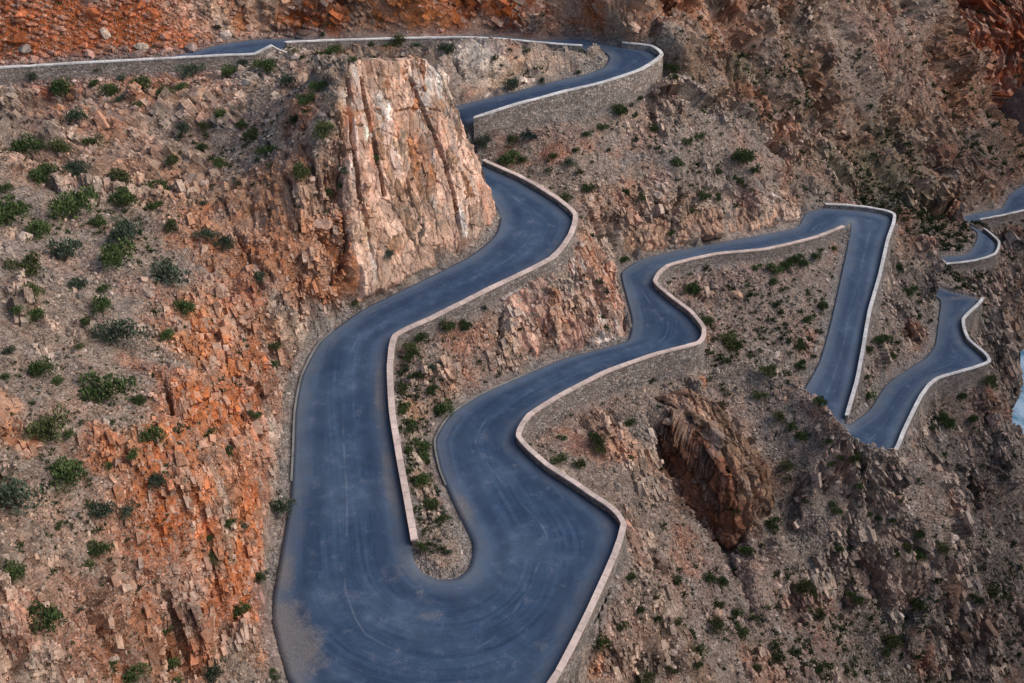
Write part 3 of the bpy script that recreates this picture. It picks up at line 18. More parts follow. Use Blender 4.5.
BUSHES = [(-51.26, 112.43, 1.16, 'd', 'slope below the top road', 6, 12), (-54.71, 113.24, 0.7, 'g', 'slope below the top road', 3, 12), (-48.1, 115.11, 0.47, 'g', 'slope below the top road', 9, 10), (-48.07, 113.45, 0.59, 'd', 'slope below the top road', 9, 12), (-45.64, 111.8, 1.04, 'd', 'slope below the top road', 11, 13), (-45.24, 114.7, 0.59, 'g', 'slope below the top road', 12, 11), (-42.27, 112.6, 1.17, 'o', 'slope below the top road', 14, 12), (-37.37, 116.43, 0.96, 'g', 'slope below the top road', 19, 11), (-33.18, 115.77, 0.84, 'd', 'slope below the top road', 22, 11), (-32.11, 119.02, 0.73, 'g', 'slope below the top road', 24, 9), (-28.41, 115.02, 0.95, 'd', 'slope below the top road', 26, 10), (-25.87, 118.07, 0.6, 'o', 'terrace by the top road', 29, 8), (-21.77, 122.01, 0.87, 'd', 'terrace by the top road', 33, 7), (-25.2, 109.89, 0.91, 'g', 'slope below the top road', 28, 12), (-19.07, 96.46, 0.7, 'd', 'slope below the top road', 31, 13), (-20.05, 95.78, 0.7, 'd', 'slope below the top road', 30, 15), (-21.52, 96.28, 0.71, 'o', 'slope below the top road', 29, 16), (-50.94, 107.8, 0.68, 'g', 'slope below the top road', 5, 15), (-45.62, 101.14, 0.97, 'g', 'slope below the top road', 8, 18), (-42.25, 96.21, 0.73, 'o', 'slope below the top road', 9, 22), (-44.66, 93.49, 0.81, 'o', 'left scree slope', 6, 22), (-47.59, 92.85, 1.0, 'd', 'slope below the top road', 3, 22), (-46.54, 93.22, 0.6, 'd', 'left scree slope', 4, 22), (-44.04, 87.36, 1.05, 'd', 'left scree slope', 4, 25), (-41.34, 88.87, 0.97, 'g', 'left scree slope', 8, 26), (-38.13, 90.58, 0.89, 'o', 'left scree slope', 12, 26), (-34.67, 90.57, 1.2, 'd', 'left scree slope', 15, 26), (-36.21, 86.18, 1.15, 'd', 'left scree slope', 12, 29), (-38.55, 80.42, 1.35, 'd', 'left scree slope', 7, 31), (-34.89, 81.64, 0.92, 'g', 'left scree slope', 12, 32), (-36.24, 79.69, 0.63, 'd', 'left scree slope', 10, 33), (-42.05, 75.41, 1.27, 'd', 'left scree slope', 1, 32), (-42.23, 78.26, 0.79, 'd', 'left scree slope', 2, 31), (-45.13, 82.38, 0.54, 'd', 'left scree slope', 0, 27), (-34.72, 96.33, 0.73, 'o', 'left scree slope', 17, 23), (-35.28, 103.64, 0.77, 'g', 'slope below the top road', 18, 19), (-33.37, 104.31, 0.55, 'o', 'slope below the top road', 20, 19), (-38.74, 109.21, 0.8, 'o', 'slope below the top road', 16, 15), (-40.9, 106.67, 0.56, 'o', 'slope below the top road', 14, 17), (-43.17, 107.9, 0.57, 'g', 'slope below the top road', 12, 16), (-43.48, 104.53, 0.55, 'o', 'slope below the top road', 11, 18), (-37.54, 111.58, 0.58, 'd', 'slope below the top road', 18, 14), (-28.87, 103.17, 0.65, 'd', 'slope below the top road', 24, 17), (-31.87, 105.35, 0.56, 'd', 'slope below the top road', 21, 17), (-26.86, 98.78, 0.63, 'd', 'slope below the top road', 25, 19), (-24.36, 93.82, 0.71, 'd', 'slope below the top road', 26, 22), (-20.16, 89.31, 0.78, 'o', 'slope below the curved wall', 29, 24), (-17.98, 89.25, 0.58, 'd', 'slope below the curved wall', 32, 24), (-16.65, 89.81, 0.39, 'd', 'tall rock fin', 33, 24), (-32.68, 100.04, 0.65, 'L', 'slope below the top road', 20, 21), (-29.57, 95.21, 0.52, 'L', 'orange cliff left of the road', 21, 24), (-18.04, 91.11, 0.78, 'o', 'slope below the top road', 32, 20), (-33.92, 87.3, 0.48, 'd', 'left scree slope', 15, 29), (-31.48, 83.61, 0.57, 'o', 'left scree slope', 17, 33), (-29.79, 88.74, 0.39, 'g', 'orange cliff left of the road', 20, 30), (-37.67, 67.97, 1.18, 'o', 'left scree slope', 2, 39), (-36.37, 72.22, 1.08, 'g', 'left scree slope', 6, 37), (-32.46, 72.89, 1.18, 'd', 'left scree slope', 12, 38), (-33.55, 77.73, 0.98, 'g', 'left scree slope', 12, 35), (-28.33, 72.65, 1.27, 'g', 'left scree slope', 17, 40), (-35.39, 64.02, 0.83, 'o', 'left scree slope', 3, 43), (-33.62, 67.73, 0.56, 'g', 'left scree slope', 8, 42), (-32.14, 68.25, 0.48, 'd', 'left scree slope', 10, 42), (-31.34, 65.58, 0.63, 'd', 'lower left slope', 10, 45), (-34.15, 61.05, 0.66, 'd', 'lower left slope', 4, 47), (-31.35, 62.53, 0.45, 'd', 'lower left slope', 9, 48), (-29.39, 62.24, 0.98, 'g', 'lower left slope', 11, 49), (-26.48, 69.23, 0.66, 'd', 'orange cliff left of the road', 18, 45), (-26.56, 65.28, 0.71, 'd', 'orange cliff left of the road', 17, 48), (-22.66, 78.79, 0.64, 'g', 'orange cliff left of the road', 25, 41), (-26.46, 82.91, 0.66, 'g', 'orange cliff left of the road', 22, 36), (-28.21, 82.79, 0.85, 'g', 'orange cliff left of the road', 20, 35), (-39.13, 74.74, 0.85, 'd', 'left scree slope', 4, 34), (-31.64, 55.38, 0.89, 'd', 'lower left slope', 4, 53), (-33.88, 56.14, 0.41, 'g', 'lower left slope', 1, 51), (-32.89, 53.1, 0.33, 'd', 'lower left slope', 0, 54), (-27.52, 55.03, 1.25, 'd', 'lower left slope', 11, 57), (-26.04, 56.2, 0.43, 'd', 'orange cliff left of the road', 14, 58), (-30.39, 54.68, 0.41, 'd', 'lower left slope', 6, 55), (-30.68, 59.4, 0.29, 'o', 'lower left slope', 8, 51), (-28.99, 49.13, 1.02, 'o', 'lower left slope', 5, 62), (-24.08, 52.04, 0.62, 'd', 'orange cliff left of the road', 15, 65), (-21.74, 56.19, 0.51, 'd', 'orange cliff left of the road', 20, 64), (-20.6, 56.04, 0.52, 'd', 'orange cliff left of the road', 22, 66), (-20.58, 73.01, 0.54, 'o', 'orange cliff left of the road', 27, 53), (-20.33, 69.73, 0.44, 'd', 'orange cliff left of the road', 27, 55), (-20.05, 61.89, 0.4, 'd', 'orange cliff left of the road', 25, 62), (-34.89, 60.52, 0.36, 'd', 'lower left slope', 2, 47), (-28.31, 67.98, 0.32, 'o', 'orange cliff left of the road', 15, 45), (-31.59, 49.84, 0.32, 'o', 'lower left slope', 0, 59), (-28.19, 49.92, 0.32, 'd', 'lower left slope', 7, 63), (-26.86, 46.19, 0.99, 'd', 'lower left slope', 7, 69), (-27.64, 41.76, 0.98, 'g', 'lower left slope', 2, 74), (-24.72, 44.82, 0.68, 'g', 'lower left slope', 10, 75), (-24.16, 42.26, 0.66, 'd', 'lower left slope', 10, 81), (-24.29, 40.77, 0.47, 'o', 'lower left slope', 9, 83), (-22.53, 48.3, 0.53, 'g', 'orange cliff left of the road', 16, 73), (-24.14, 49.29, 0.46, 'd', 'orange cliff left of the road', 14, 69), (-23.76, 45.82, 0.45, 'g', 'orange cliff left of the road', 13, 76), (-25.96, 36.78, 0.59, 'd', 'lower left slope', 2, 84), (-26.15, 35.79, 0.31, 'g', 'lower left slope', 0, 86), (-23.82, 33.71, 0.84, 'd', 'lower left slope', 5, 95), (-24.12, 34.66, 0.48, 'd', 'lower left slope', 5, 94), (-21.32, 36.48, 0.69, 'd', 'orange cliff left of the road', 13, 98), (-19.91, 43.57, 0.39, 'd', 'orange cliff left of the road', 19, 89), (-20.63, 39.93, 0.43, 'L', 'orange cliff left of the road', 17, 94), (-21.16, 41.01, 0.31, 'd', 'orange cliff left of the road', 16, 90), (-19.96, 38.51, 0.43, 'd', 'orange cliff left of the road', 17, 99), (-18.46, 39.94, 0.7, 'g', 'orange cliff left of the road', 21, 99), (-17.73, 57.1, 0.71, 'g', 'orange cliff left of the road', 28, 74), (-18.2, 45.83, 0.55, 'd', 'orange cliff left of the road', 24, 90), (-19.38, 50.53, 0.36, 'd', 'orange cliff left of the road', 23, 79), (-19.77, 47.09, 0.41, 'o', 'orange cliff left of the road', 21, 83), (-19.06, 48.51, 0.28, 'd', 'orange cliff left of the road', 23, 82), (-19.31, 51.78, 0.36, 'g', 'orange cliff left of the road', 23, 76), (-15.57, 42.24, 0.33, 'd', 'orange cliff left of the road', 27, 99), (-25.68, 48.64, 0.39, 'd', 'lower left slope', 11, 68), (-29.0, 43.18, 0.23, 'd', 'lower left slope', 0, 70), (-17.66, 49.23, 0.36, 'd', 'orange cliff left of the road', 25, 85), (-22.45, 36.52, 0.28, 'd', 'lower left slope', 11, 96), (-20.08, 48.16, 0.27, 'd', 'orange cliff left of the road', 21, 80), (-26.02, 42.09, 0.29, 'd', 'lower left slope', 6, 77), (-17.69, 127.23, 0.64, 'o', 'pale strata under the top wall', 36, 7), (-14.46, 127.73, 0.91, 'o', 'pale strata under the top wall', 39, 6), (-15.68, 127.07, 0.64, 'o', 'pale strata under the top wall', 38, 7), (-12.02, 126.95, 0.52, 'g', 'pale strata under the top wall', 41, 8), (-15.48, 97.18, 0.4, 'o', 'pale strata under the top wall', 34, 9), (-7.93, 123.55, 0.88, 'g', 'pale strata under the top wall', 44, 9), (-4.37, 129.21, 0.79, 'g', 'pale strata under the top wall', 47, 7), (-13.43, 92.8, 0.5, 'd', 'tall rock fin', 37, 22), (-16.2, 90.08, 0.49, 'g', 'tall rock fin', 34, 24), (-3.27, 110.83, 0.95, 'g', 'tall rock fin', 47, 21), (-0.46, 109.26, 0.95, 'd', 'slope below the curved wall', 50, 23), (2.23, 111.91, 0.84, 'B', 'slope below the curved wall', 52, 20), (0.12, 111.78, 0.6, 'o', 'slope below the curved wall', 50, 20), (1.28, 109.41, 0.59, 'd', 'slope below the curved wall', 51, 23), (12.99, 117.71, 0.99, 'd', 'slope below the curved wall', 60, 16), (5.6, 102.98, 0.69, 'o', 'slope below the curved wall', 55, 29), (8.84, 106.24, 0.7, 'd', 'slope below the curved wall', 58, 27), (6.72, 108.78, 0.71, 'g', 'slope below the curved wall', 56, 24), (13.38, 108.62, 0.6, 'd', 'slope below the curved wall', 61, 27), (15.06, 108.44, 0.6, 'o', 'slope below the curved wall', 62, 28), (4.76, 109.6, 0.47, 'd', 'slope below the curved wall', 54, 23), (8.92, 113.58, 0.49, 'd', 'slope below the curved wall', 57, 20), (20.5, 126.57, 0.65, 'd', 'slope below the curved wall', 66, 12), (19.94, 121.92, 0.51, 'o', 'slope below the curved wall', 66, 14), (19.94, 113.13, 0.74, 'd', 'slope below the curved wall', 66, 25), (15.89, 121.33, 0.38, 'd', 'slope below the curved wall', 62, 14), (17.3, 117.95, 0.5, 'd', 'slope below the curved wall', 64, 18), (0.0, 118.98, 0.74, 'g', 'slope below the curved wall', 50, 13), (3.66, 120.53, 0.37, 'g', 'slope below the curved wall', 53, 12), (8.28, 122.65, 0.38, 'd', 'slope below the curved wall', 57, 11), (10.93, 115.28, 0.49, 'd', 'slope below the curved wall', 59, 19), (7.49, 110.83, 0.48, 'd', 'slope below the curved wall', 56, 22), (29.46, 119.76, 1.04, 'd', 'scree under the mountain', 73, 24), (23.58, 113.18, 0.63, 'd', 'scree under the mountain', 69, 28), (25.76, 117.17, 0.51, 'd', 'scree under the mountain', 70, 25), (22.07, 111.36, 0.62, 'o', 'scree under the mountain', 68, 29), (28.88, 117.6, 0.52, 'd', 'scree under the mountain', 72, 27), (30.68, 118.78, 0.52, 'd', 'scree under the mountain', 74, 26), (25.56, 114.4, 0.51, 'd', 'scree under the mountain', 70, 28), (21.5, 116.67, 0.63, 'o', 'scree under the mountain', 67, 21), (23.28, 118.76, 0.51, 'd', 'scree under the mountain', 68, 20), (28.22, 117.95, 0.39, 'd', 'scree under the mountain', 72, 26), (-6.37, 80.41, 0.87, 'd', 'bank between the two road legs', 43, 48), (-8.54, 78.6, 0.67, 'd', 'bank between the two road legs', 41, 50), (-9.36, 76.92, 0.66, 'o', 'bank between the two road legs', 40, 52), (-9.37, 75.91, 0.47, 'd', 'bank between the two road legs', 40, 53), (-9.54, 74.54, 0.37, 'g', 'bank between the two road legs', 40, 54), (-7.19, 74.46, 0.46, 'g', 'bank between the two road legs', 42, 55), (-7.2, 72.53, 0.46, 'd', 'gravel island ridge', 42, 58), (-9.43, 69.73, 0.53, 'd', 'gravel island ridge', 39, 60), (-8.89, 68.25, 0.7, 'd', 'gravel island ridge', 40, 62), (-6.1, 71.56, 0.64, 'd', 'gravel island ridge', 43, 60), (-7.62, 65.72, 0.6, 'd', 'gravel island ridge', 41, 65), (-4.4, 80.81, 0.49, 'd', 'bank between the two road legs', 46, 48), (-2.63, 83.52, 0.3, 'g', 'bank between the two road legs', 47, 45), (7.76, 69.97, 0.74, 'd', 'lower right hillside', 58, 66), (13.04, 102.94, 0.47, 'd', 'bank between the two road legs', 61, 38), (-15.13, 82.73, 0.49, 'o', 'bank between the two road legs', 35, 45), (11.18, 74.8, 0.48, 'd', 'lower right hillside', 62, 62), (4.5, 70.23, 0.28, 'd', 'lower right hillside', 55, 65), (-9.02, 73.56, 0.28, 'g', 'gravel island ridge', 40, 56), (-8.23, 73.8, 0.28, 'd', 'bank between the two road legs', 41, 56), (19.01, 107.79, 0.61, 'd', 'scree under the mountain', 65, 35), (-12.08, 87.1, 0.5, 'g', 'bank between the two road legs', 38, 37), (-7.45, 64.54, 0.51, 'd', 'gravel island ridge', 41, 67), (-7.03, 61.16, 0.66, 'd', 'gravel island ridge', 42, 70), (-6.32, 58.82, 0.56, 'd', 'gravel island ridge', 42, 73), (-5.27, 56.96, 0.47, 'd', 'gravel island ridge', 43, 76), (-8.37, 62.01, 0.41, 'd', 'gravel island ridge', 40, 69), (-9.7, 71.99, 0.45, 'o', 'gravel island ridge', 39, 57), (-8.66, 64.49, 0.34, 'd', 'gravel island ridge', 40, 66), (-6.76, 53.47, 0.45, 'd', 'gravel island ridge', 41, 80), (-4.68, 53.2, 0.23, 'g', 'gravel island ridge', 44, 81), (20.88, 99.52, 0.94, 'd', 'bank inside the right hairpin', 68, 42), (29.28, 105.38, 0.61, 'd', 'bank inside the right hairpin', 74, 40), (31.31, 104.9, 0.73, 'd', 'bank inside the right hairpin', 75, 40), (31.03, 103.25, 0.61, 'd', 'bank inside the right hairpin', 75, 42), (33.16, 106.79, 0.62, 'd', 'bank inside the right hairpin', 77, 39), (34.66, 108.03, 0.62, 'd', 'bank inside the right hairpin', 78, 39), (35.74, 107.6, 0.62, 'd', 'bank inside the right hairpin', 79, 39), (37.54, 109.56, 0.51, 'd', 'bank inside the right hairpin', 80, 38), (38.57, 111.41, 0.38, 'o', 'bank inside the right hairpin', 80, 37), (40.83, 112.96, 0.39, 'd', 'scree under the mountain', 81, 36), (32.91, 95.55, 0.82, 'd', 'bank inside the right hairpin', 78, 50), (32.38, 92.56, 0.69, 'd', 'bank inside the right hairpin', 78, 53), (36.87, 101.93, 0.61, 'd', 'bank inside the right hairpin', 80, 45), (34.42, 99.02, 0.48, 'd', 'bank inside the right hairpin', 79, 47), (23.92, 92.29, 1.01, 'o', 'bank inside the right hairpin', 71, 50), (24.73, 92.18, 0.79, 'd', 'bank inside the right hairpin', 72, 50), (21.84, 94.66, 0.57, 'd', 'bank inside the right hairpin', 69, 47), (25.69, 82.92, 0.62, 'o', 'bank inside the right hairpin', 75, 54), (29.94, 77.96, 0.59, 'd', 'lower right hillside', 80, 59), (52.05, 113.28, 0.8, 'd', 'slope beside the straight leg', 89, 42), (48.06, 105.05, 0.89, 'd', 'slope beside the straight leg', 88, 48), (52.68, 110.09, 0.53, 'd', 'slope beside the straight leg', 90, 46), (41.52, 96.99, 0.59, 'o', 'slope beside the straight leg', 85, 51), (43.74, 99.2, 0.73, 'd', 'slope beside the straight leg', 86, 51), (45.53, 100.09, 0.62, 'o', 'slope beside the straight leg', 87, 52), (40.78, 92.31, 0.58, 'd', 'slope beside the straight leg', 85, 58), (50.6, 115.34, 0.67, 'd', 'slope beside the straight leg', 88, 39), (40.65, 93.61, 0.35, 'd', 'slope beside the straight leg', 85, 56), (58.48, 100.01, 0.75, 'o', 'dark gorge side', 96, 56), (54.93, 98.28, 0.62, 'd', 'dark gorge side', 94, 58), (51.68, 95.73, 0.61, 'd', 'dark gorge side', 92, 60), (52.19, 94.64, 0.73, 'd', 'dark gorge side', 92, 62), (56.3, 96.66, 0.62, 'd', 'dark gorge side', 95, 61), (49.89, 93.83, 0.48, 'd', 'dark gorge side', 91, 62), (24.77, 80.62, 0.51, 'd', 'slope beside the straight leg', 74, 58), (26.27, 77.87, 0.5, 'o', 'lower right hillside', 76, 61), (28.15, 76.04, 0.49, 'd', 'lower right hillside', 78, 64), (30.28, 74.46, 0.39, 'd', 'lower right hillside', 81, 64), (27.31, 77.01, 0.4, 'd', 'lower right hillside', 77, 62), (30.82, 70.87, 0.49, 'd', 'lower right hillside', 81, 75), (24.77, 69.85, 0.88, 'd', 'lower right hillside', 75, 77), (21.67, 66.49, 0.57, 'd', 'lower right hillside', 73, 81), (33.37, 67.3, 0.59, 'd', 'lower right hillside', 84, 87), (26.96, 64.52, 0.67, 'o', 'lower right hillside', 78, 88), (28.19, 65.01, 0.48, 'o', 'lower right hillside', 79, 88), (27.32, 57.67, 0.81, 'd', 'lower right hillside', 80, 97), (37.54, 65.48, 0.7, 'o', 'lower right hillside', 87, 94), (33.34, 60.92, 0.48, 'd', 'lower right hillside', 85, 98), (40.83, 69.21, 0.52, 'd', 'lower right hillside', 89, 89), (38.09, 71.09, 0.51, 'd', 'lower right hillside', 87, 82), (43.64, 72.72, 0.62, 'o', 'dark gorge side', 92, 81), (40.99, 72.3, 0.72, 'd', 'lower right hillside', 90, 80), (39.54, 72.09, 0.51, 'o', 'lower right hillside', 89, 79), (41.04, 73.2, 0.51, 'd', 'dark gorge side', 90, 77), (37.66, 73.04, 0.4, 'd', 'lower right hillside', 88, 74), (50.56, 74.83, 0.55, 'd', 'dark gorge side', 96, 87), (54.59, 78.69, 0.7, 'o', 'dark gorge side', 97, 87), (34.54, 71.45, 0.39, 'd', 'lower right hillside', 85, 75), (35.71, 71.96, 0.4, 'd', 'lower right hillside', 86, 75), (37.04, 71.84, 0.4, 'd', 'lower right hillside', 87, 78), (37.68, 72.37, 0.3, 'd', 'lower right hillside', 87, 77), (31.23, 68.65, 0.39, 'd', 'lower right hillside', 82, 81), (30.34, 58.67, 0.46, 'o', 'lower right hillside', 83, 99), (31.4, 59.32, 0.37, 'd', 'lower right hillside', 84, 99), (20.65, 70.46, 0.67, 'd', 'lower right hillside', 71, 73), (17.07, 56.09, 0.6, 'o', 'slope outside the bottom hairpin', 70, 92), (19.6, 59.33, 0.54, 'd', 'slope outside the bottom hairpin', 72, 90), (19.61, 57.21, 0.61, 'd', 'slope outside the bottom hairpin', 72, 93), (17.38, 61.83, 0.63, 'd', 'slope outside the bottom hairpin', 69, 86), (13.97, 53.21, 0.57, 'd', 'slope outside the bottom hairpin', 67, 93), (14.5, 51.57, 0.64, 'd', 'slope outside the bottom hairpin', 68, 96), (20.34, 54.34, 0.51, 'o', 'slope outside the bottom hairpin', 74, 97), (22.71, 56.69, 0.62, 'd', 'lower right hillside', 76, 96), (18.68, 62.04, 0.46, 'd', 'slope outside the bottom hairpin', 70, 87), (21.08, 59.87, 0.36, 'd', 'slope outside the bottom hairpin', 73, 91), (28.82, 63.69, 0.48, 'o', 'lower right hillside', 80, 90), (18.01, 59.58, 0.36, 'o', 'slope outside the bottom hairpin', 70, 89), (14.31, 49.96, 0.39, 'd', 'slope outside the bottom hairpin', 68, 99), (47.32, 81.02, 0.44, 'd', 'dark gorge side', 93, 73), (32.47, 73.34, 0.49, 'o', 'lower right hillside', 83, 68), (30.55, 73.4, 0.39, 'd', 'lower right hillside', 81, 67), (31.41, 73.58, 0.39, 'd', 'lower right hillside', 82, 67), (50.78, 91.14, 0.48, 'd', 'dark gorge side', 92, 67), (33.3, 72.15, 0.49, 'd', 'lower right hillside', 84, 72), (26.68, 74.07, 0.49, 'o', 'lower right hillside', 77, 68), (47.52, 70.58, 0.53, 'd', 'dark gorge side', 95, 90), (36.28, 63.93, 0.49, 'd', 'lower right hillside', 87, 95), (9.01, 53.1, 0.39, 'd', 'slope outside the bottom hairpin', 62, 85), (7.94, 49.14, 0.52, 'd', 'slope outside the bottom hairpin', 61, 91), (6.24, 47.18, 0.58, 'd', 'slope outside the bottom hairpin', 59, 94), (13.87, 59.42, 0.52, 'd', 'slope outside the bottom hairpin', 66, 85), (9.78, 47.39, 0.9, 'o', 'slope outside the bottom hairpin', 63, 99), (9.6, 51.24, 0.38, 'd', 'slope outside the bottom hairpin', 62, 89), (11.99, 50.03, 0.31, 'd', 'slope outside the bottom hairpin', 65, 95), (10.97, 51.69, 0.31, 'd', 'slope outside the bottom hairpin', 64, 90), (6.93, 47.21, 0.22, 'd', 'slope outside the bottom hairpin', 59, 95), (4.18, 66.91, 0.44, 'd', 'lower right hillside', 55, 68), (5.96, 67.1, 0.54, 'd', 'lower right hillside', 57, 68), (10.54, 69.76, 0.46, 'd', 'lower right hillside', 61, 68), (12.98, 52.5, 0.32, 'o', 'slope outside the bottom hairpin', 66, 93), (7.8, 69.21, 0.37, 'o', 'lower right hillside', 58, 67), (12.06, 48.76, 0.31, 'd', 'slope outside the bottom hairpin', 66, 99)]
BOULDERS = [(25.97, 100.41, 0.82, 'tan', 'long tan slab boulder lying on the grey scree between the two middle road legs'), (23.14, 100.08, 0.46, 'tan', 'small upright brown boulder left of the long tan slab on the middle scree'), (-39.86, 73.34, 0.74, 'pale', 'pale rounded boulder among shrubs at the left edge of the upper slope'), (-29.91, 48.69, 0.74, 'orange', 'big orange boulder beside a dark shrub at the left edge'), (-31.0, 48.95, 0.55, 'rust', 'rusty orange boulder at the very left edge above the big orange boulder'), (-51.37, 110.04, 0.9, 'orange', 'orange boulder just below the shrub under the top road parapet at left'), (-22.47, 36.92, 0.34, 'pale', 'small pale angular boulder at bottom left, alone on reddish rubble'), (19.75, 52.96, 0.41, 'pink', 'lower of two pinkish boulders at the bottom edge right of the hairpin'), (19.31, 53.79, 0.41, 'pink', 'upper of two pinkish boulders near the bottom edge right of the hairpin'), (17.45, 58.03, 0.51, 'tan', 'tan boulder on the scree slope right of the lower wall, below shrubs'), (17.69, 109.45, 0.59, 'pink', 'pinkish boulder on the scree left of the pale cliff at top centre'), (-48.49, 121.04, 0.71, 'pale', 'white angular block high in the orange rubble bank at upper left'), (-57.03, 117.87, 0.82, 'grey', 'grey boulder stuck in the orange rubble above the top left parapet'), (-44.36, 120.55, 0.72, 'pale', 'pale boulder low in the orange rubble bank at upper left'), (4.25, 64.74, 0.51, 'pale', 'pale boulder just outside the winding parapet of the bottom hairpin'), (-46.3, 103.36, 0.96, 'tan', 'tan block on the upper left slope under the top road'), (-50.92, 103.22, 1.28, 'pink', 'broad pinkish slab outcropping at the upper left edge'), (-35.3, 110.08, 1.24, 'tan', 'tan square block in the middle of the upper left slope'), (-31.73, 93.59, 1.41, 'tan', 'wide tan rock slab in the upper left slope beside cracked ledges'), (-38.25, 102.54, 0.96, 'grey', 'flat grey slab on the upper left slope'), (51.57, 144.2, 0.77, 'tan', 'small tan rock behind the upper right hairpin wall'), (18.95, 82.37, 0.81, 'orange', 'orange block just below the parapet bulge at centre right'), (9.21, 66.15, 0.44, 'grey', 'grey stone at the head of the scree chute right of the bottom hairpin'), (-18.17, 86.56, 0.85, 'pink', 'pinkish block leaning at the left foot of the rock fin'), (-23.53, 80.75, 0.82, 'tan', 'pale tan block in the reddish cliff left of the road'), (-29.58, 46.74, 0.42, 'tan', 'tan boulder below the big orange boulder at the left edge')]
import bpy, math, random
import numpy as np
from mathutils import Vector
from mathutils.geometry import delaunay_2d_cdt

# ------------------------------------------------------------------ noise
def _hash(i, j, k, seed):
    h = (i*374761393 + j*668265263 + k*2147483647 + seed*974711) & 0xffffffff
    h = ((h ^ (h >> 13))*1274126177) & 0xffffffff
    h = ((h ^ (h >> 16))*2246822519) & 0xffffffff
    return ((h ^ (h >> 15)) & 0xffffff)/16777215.0
def vnoise(x, y, z, seed=0):
    xi = np.floor(x); yi = np.floor(y); zi = np.floor(z)
    fx = x-xi; fy = y-yi; fz = z-zi
    fx = fx*fx*(3-2*fx); fy = fy*fy*(3-2*fy); fz = fz*fz*(3-2*fz)
    xi = xi.astype(np.int64); yi = yi.astype(np.int64); zi = zi.astype(np.int64)
    r = 0
    for dz in (0, 1):
        wz = fz if dz else 1-fz
        for dy in (0, 1):
            wy = (fy if dy else 1-fy)*wz
            a = _hash(xi, yi+dy, zi+dz, seed); b = _hash(xi+1, yi+dy, zi+dz, seed)
            r = r + wy*(a+(b-a)*fx)
    return r*2-1
def fbm(x, y, z, seed=0, octv=3, gain=.5):
    r = 0; a = 1; t = 0
    for o in range(octv):
        r = r+a*vnoise(x, y, z, seed+o*17); t += a; a *= gain
        x = x*2.03+7.1; y = y*2.03+3.3; z = z*2.03+1.7
    return r/t
def worley(x, y, z, seed=0):
    xi = np.floor(x).astype(np.int64); yi = np.floor(y).astype(np.int64); zi = np.floor(z).astype(np.int64)
    f1 = np.full(x.shape, 9.0); f2 = np.full(x.shape, 9.0); cid = np.zeros(x.shape)
    for dx in (-1, 0, 1):
        for dy in (-1, 0, 1):
            for dz in (-1, 0, 1):
                a, b, c = xi+dx, yi+dy, zi+dz
                h = _hash(a, b, c, seed)
                px = a+h; py = b+(h*57.31 % 1); pz = c+(h*913.7 % 1)
                d = (px-x)**2+(py-y)**2+(pz-z)**2
                n = d < f1
                f2 = np.where(n, f1, np.minimum(f2, d)); cid = np.where(n, h, cid); f1 = np.where(n, d, f1)
    return np.sqrt(f1), np.sqrt(f2), cid
def facets(x, y, z, seed=0):
    """Worley cells with a random offset and tilt each: broken rock blocks. returns height in -1..1, crack distance, cell id"""
    xi = np.floor(x).astype(np.int64); yi = np.floor(y).astype(np.int64); zi = np.floor(z).astype(np.int64)
    f1 = np.full(x.shape, 9.0); f2 = np.full(x.shape, 9.0); cid = np.zeros(x.shape); rel = [np.zeros(x.shape) for _ in range(3)]
    for dx in (-1, 0, 1):
        for dy in (-1, 0, 1):
            for dz in (-1, 0, 1):
                a, b, c = xi+dx, yi+dy, zi+dz
                h = _hash(a, b, c, seed)
                ex = a+h-x; ey = b+(h*57.31 % 1)-y; ez = c+(h*913.7 % 1)-z
                d = ex*ex+ey*ey+ez*ez
                n = d < f1
                f2 = np.where(n, f1, np.minimum(f2, d)); cid = np.where(n, h, cid); f1 = np.where(n, d, f1)
                for q, e in zip(rel, (ex, ey, ez)): q[n] = e[n]
    t = [(cid*k % 1)*2-1 for k in (331.7, 771.3, 129.9)]
    return (cid*41.7 % 1)*2-1+1.3*sum(a*b for a, b in zip(t, rel)), np.sqrt(f2)-np.sqrt(f1), cid
def sstep(a, b, x):
    t = np.clip((x-a)/(b-a), 0, 1); return t*t*(3-2*t)
def blur(a, n):
    for _ in range(n):
        a = np.pad(a, 1, 'edge')
        a = (a[:-2, 1:-1]+a[2:, 1:-1]+a[1:-1, :-2]+a[1:-1, 2:]+2*a[1:-1, 1:-1])/6
    return a
def catmull(P, step):
    P = np.asarray(P, float); n = len(P); out = []
    for i in range(n-1):
        p0 = P[max(i-1, 0)]; p1 = P[i]; p2 = P[i+1]; p3 = P[min(i+2, n-1)]
        m = max(2, int(np.ceil(np.linalg.norm((p2-p1)[:2])/step)))
        for q in range(m):
            t = q/m
            a = .5*((2*p1)+(p2-p0)*t+(2*p0-5*p1+4*p2-p3)*t*t+(3*p1-p0-3*p2+p3)*t**3)
            b = p1+(p2-p1)*t
            out.append(.6*a+.4*b)
    out.append(P[-1]); return np.array(out)

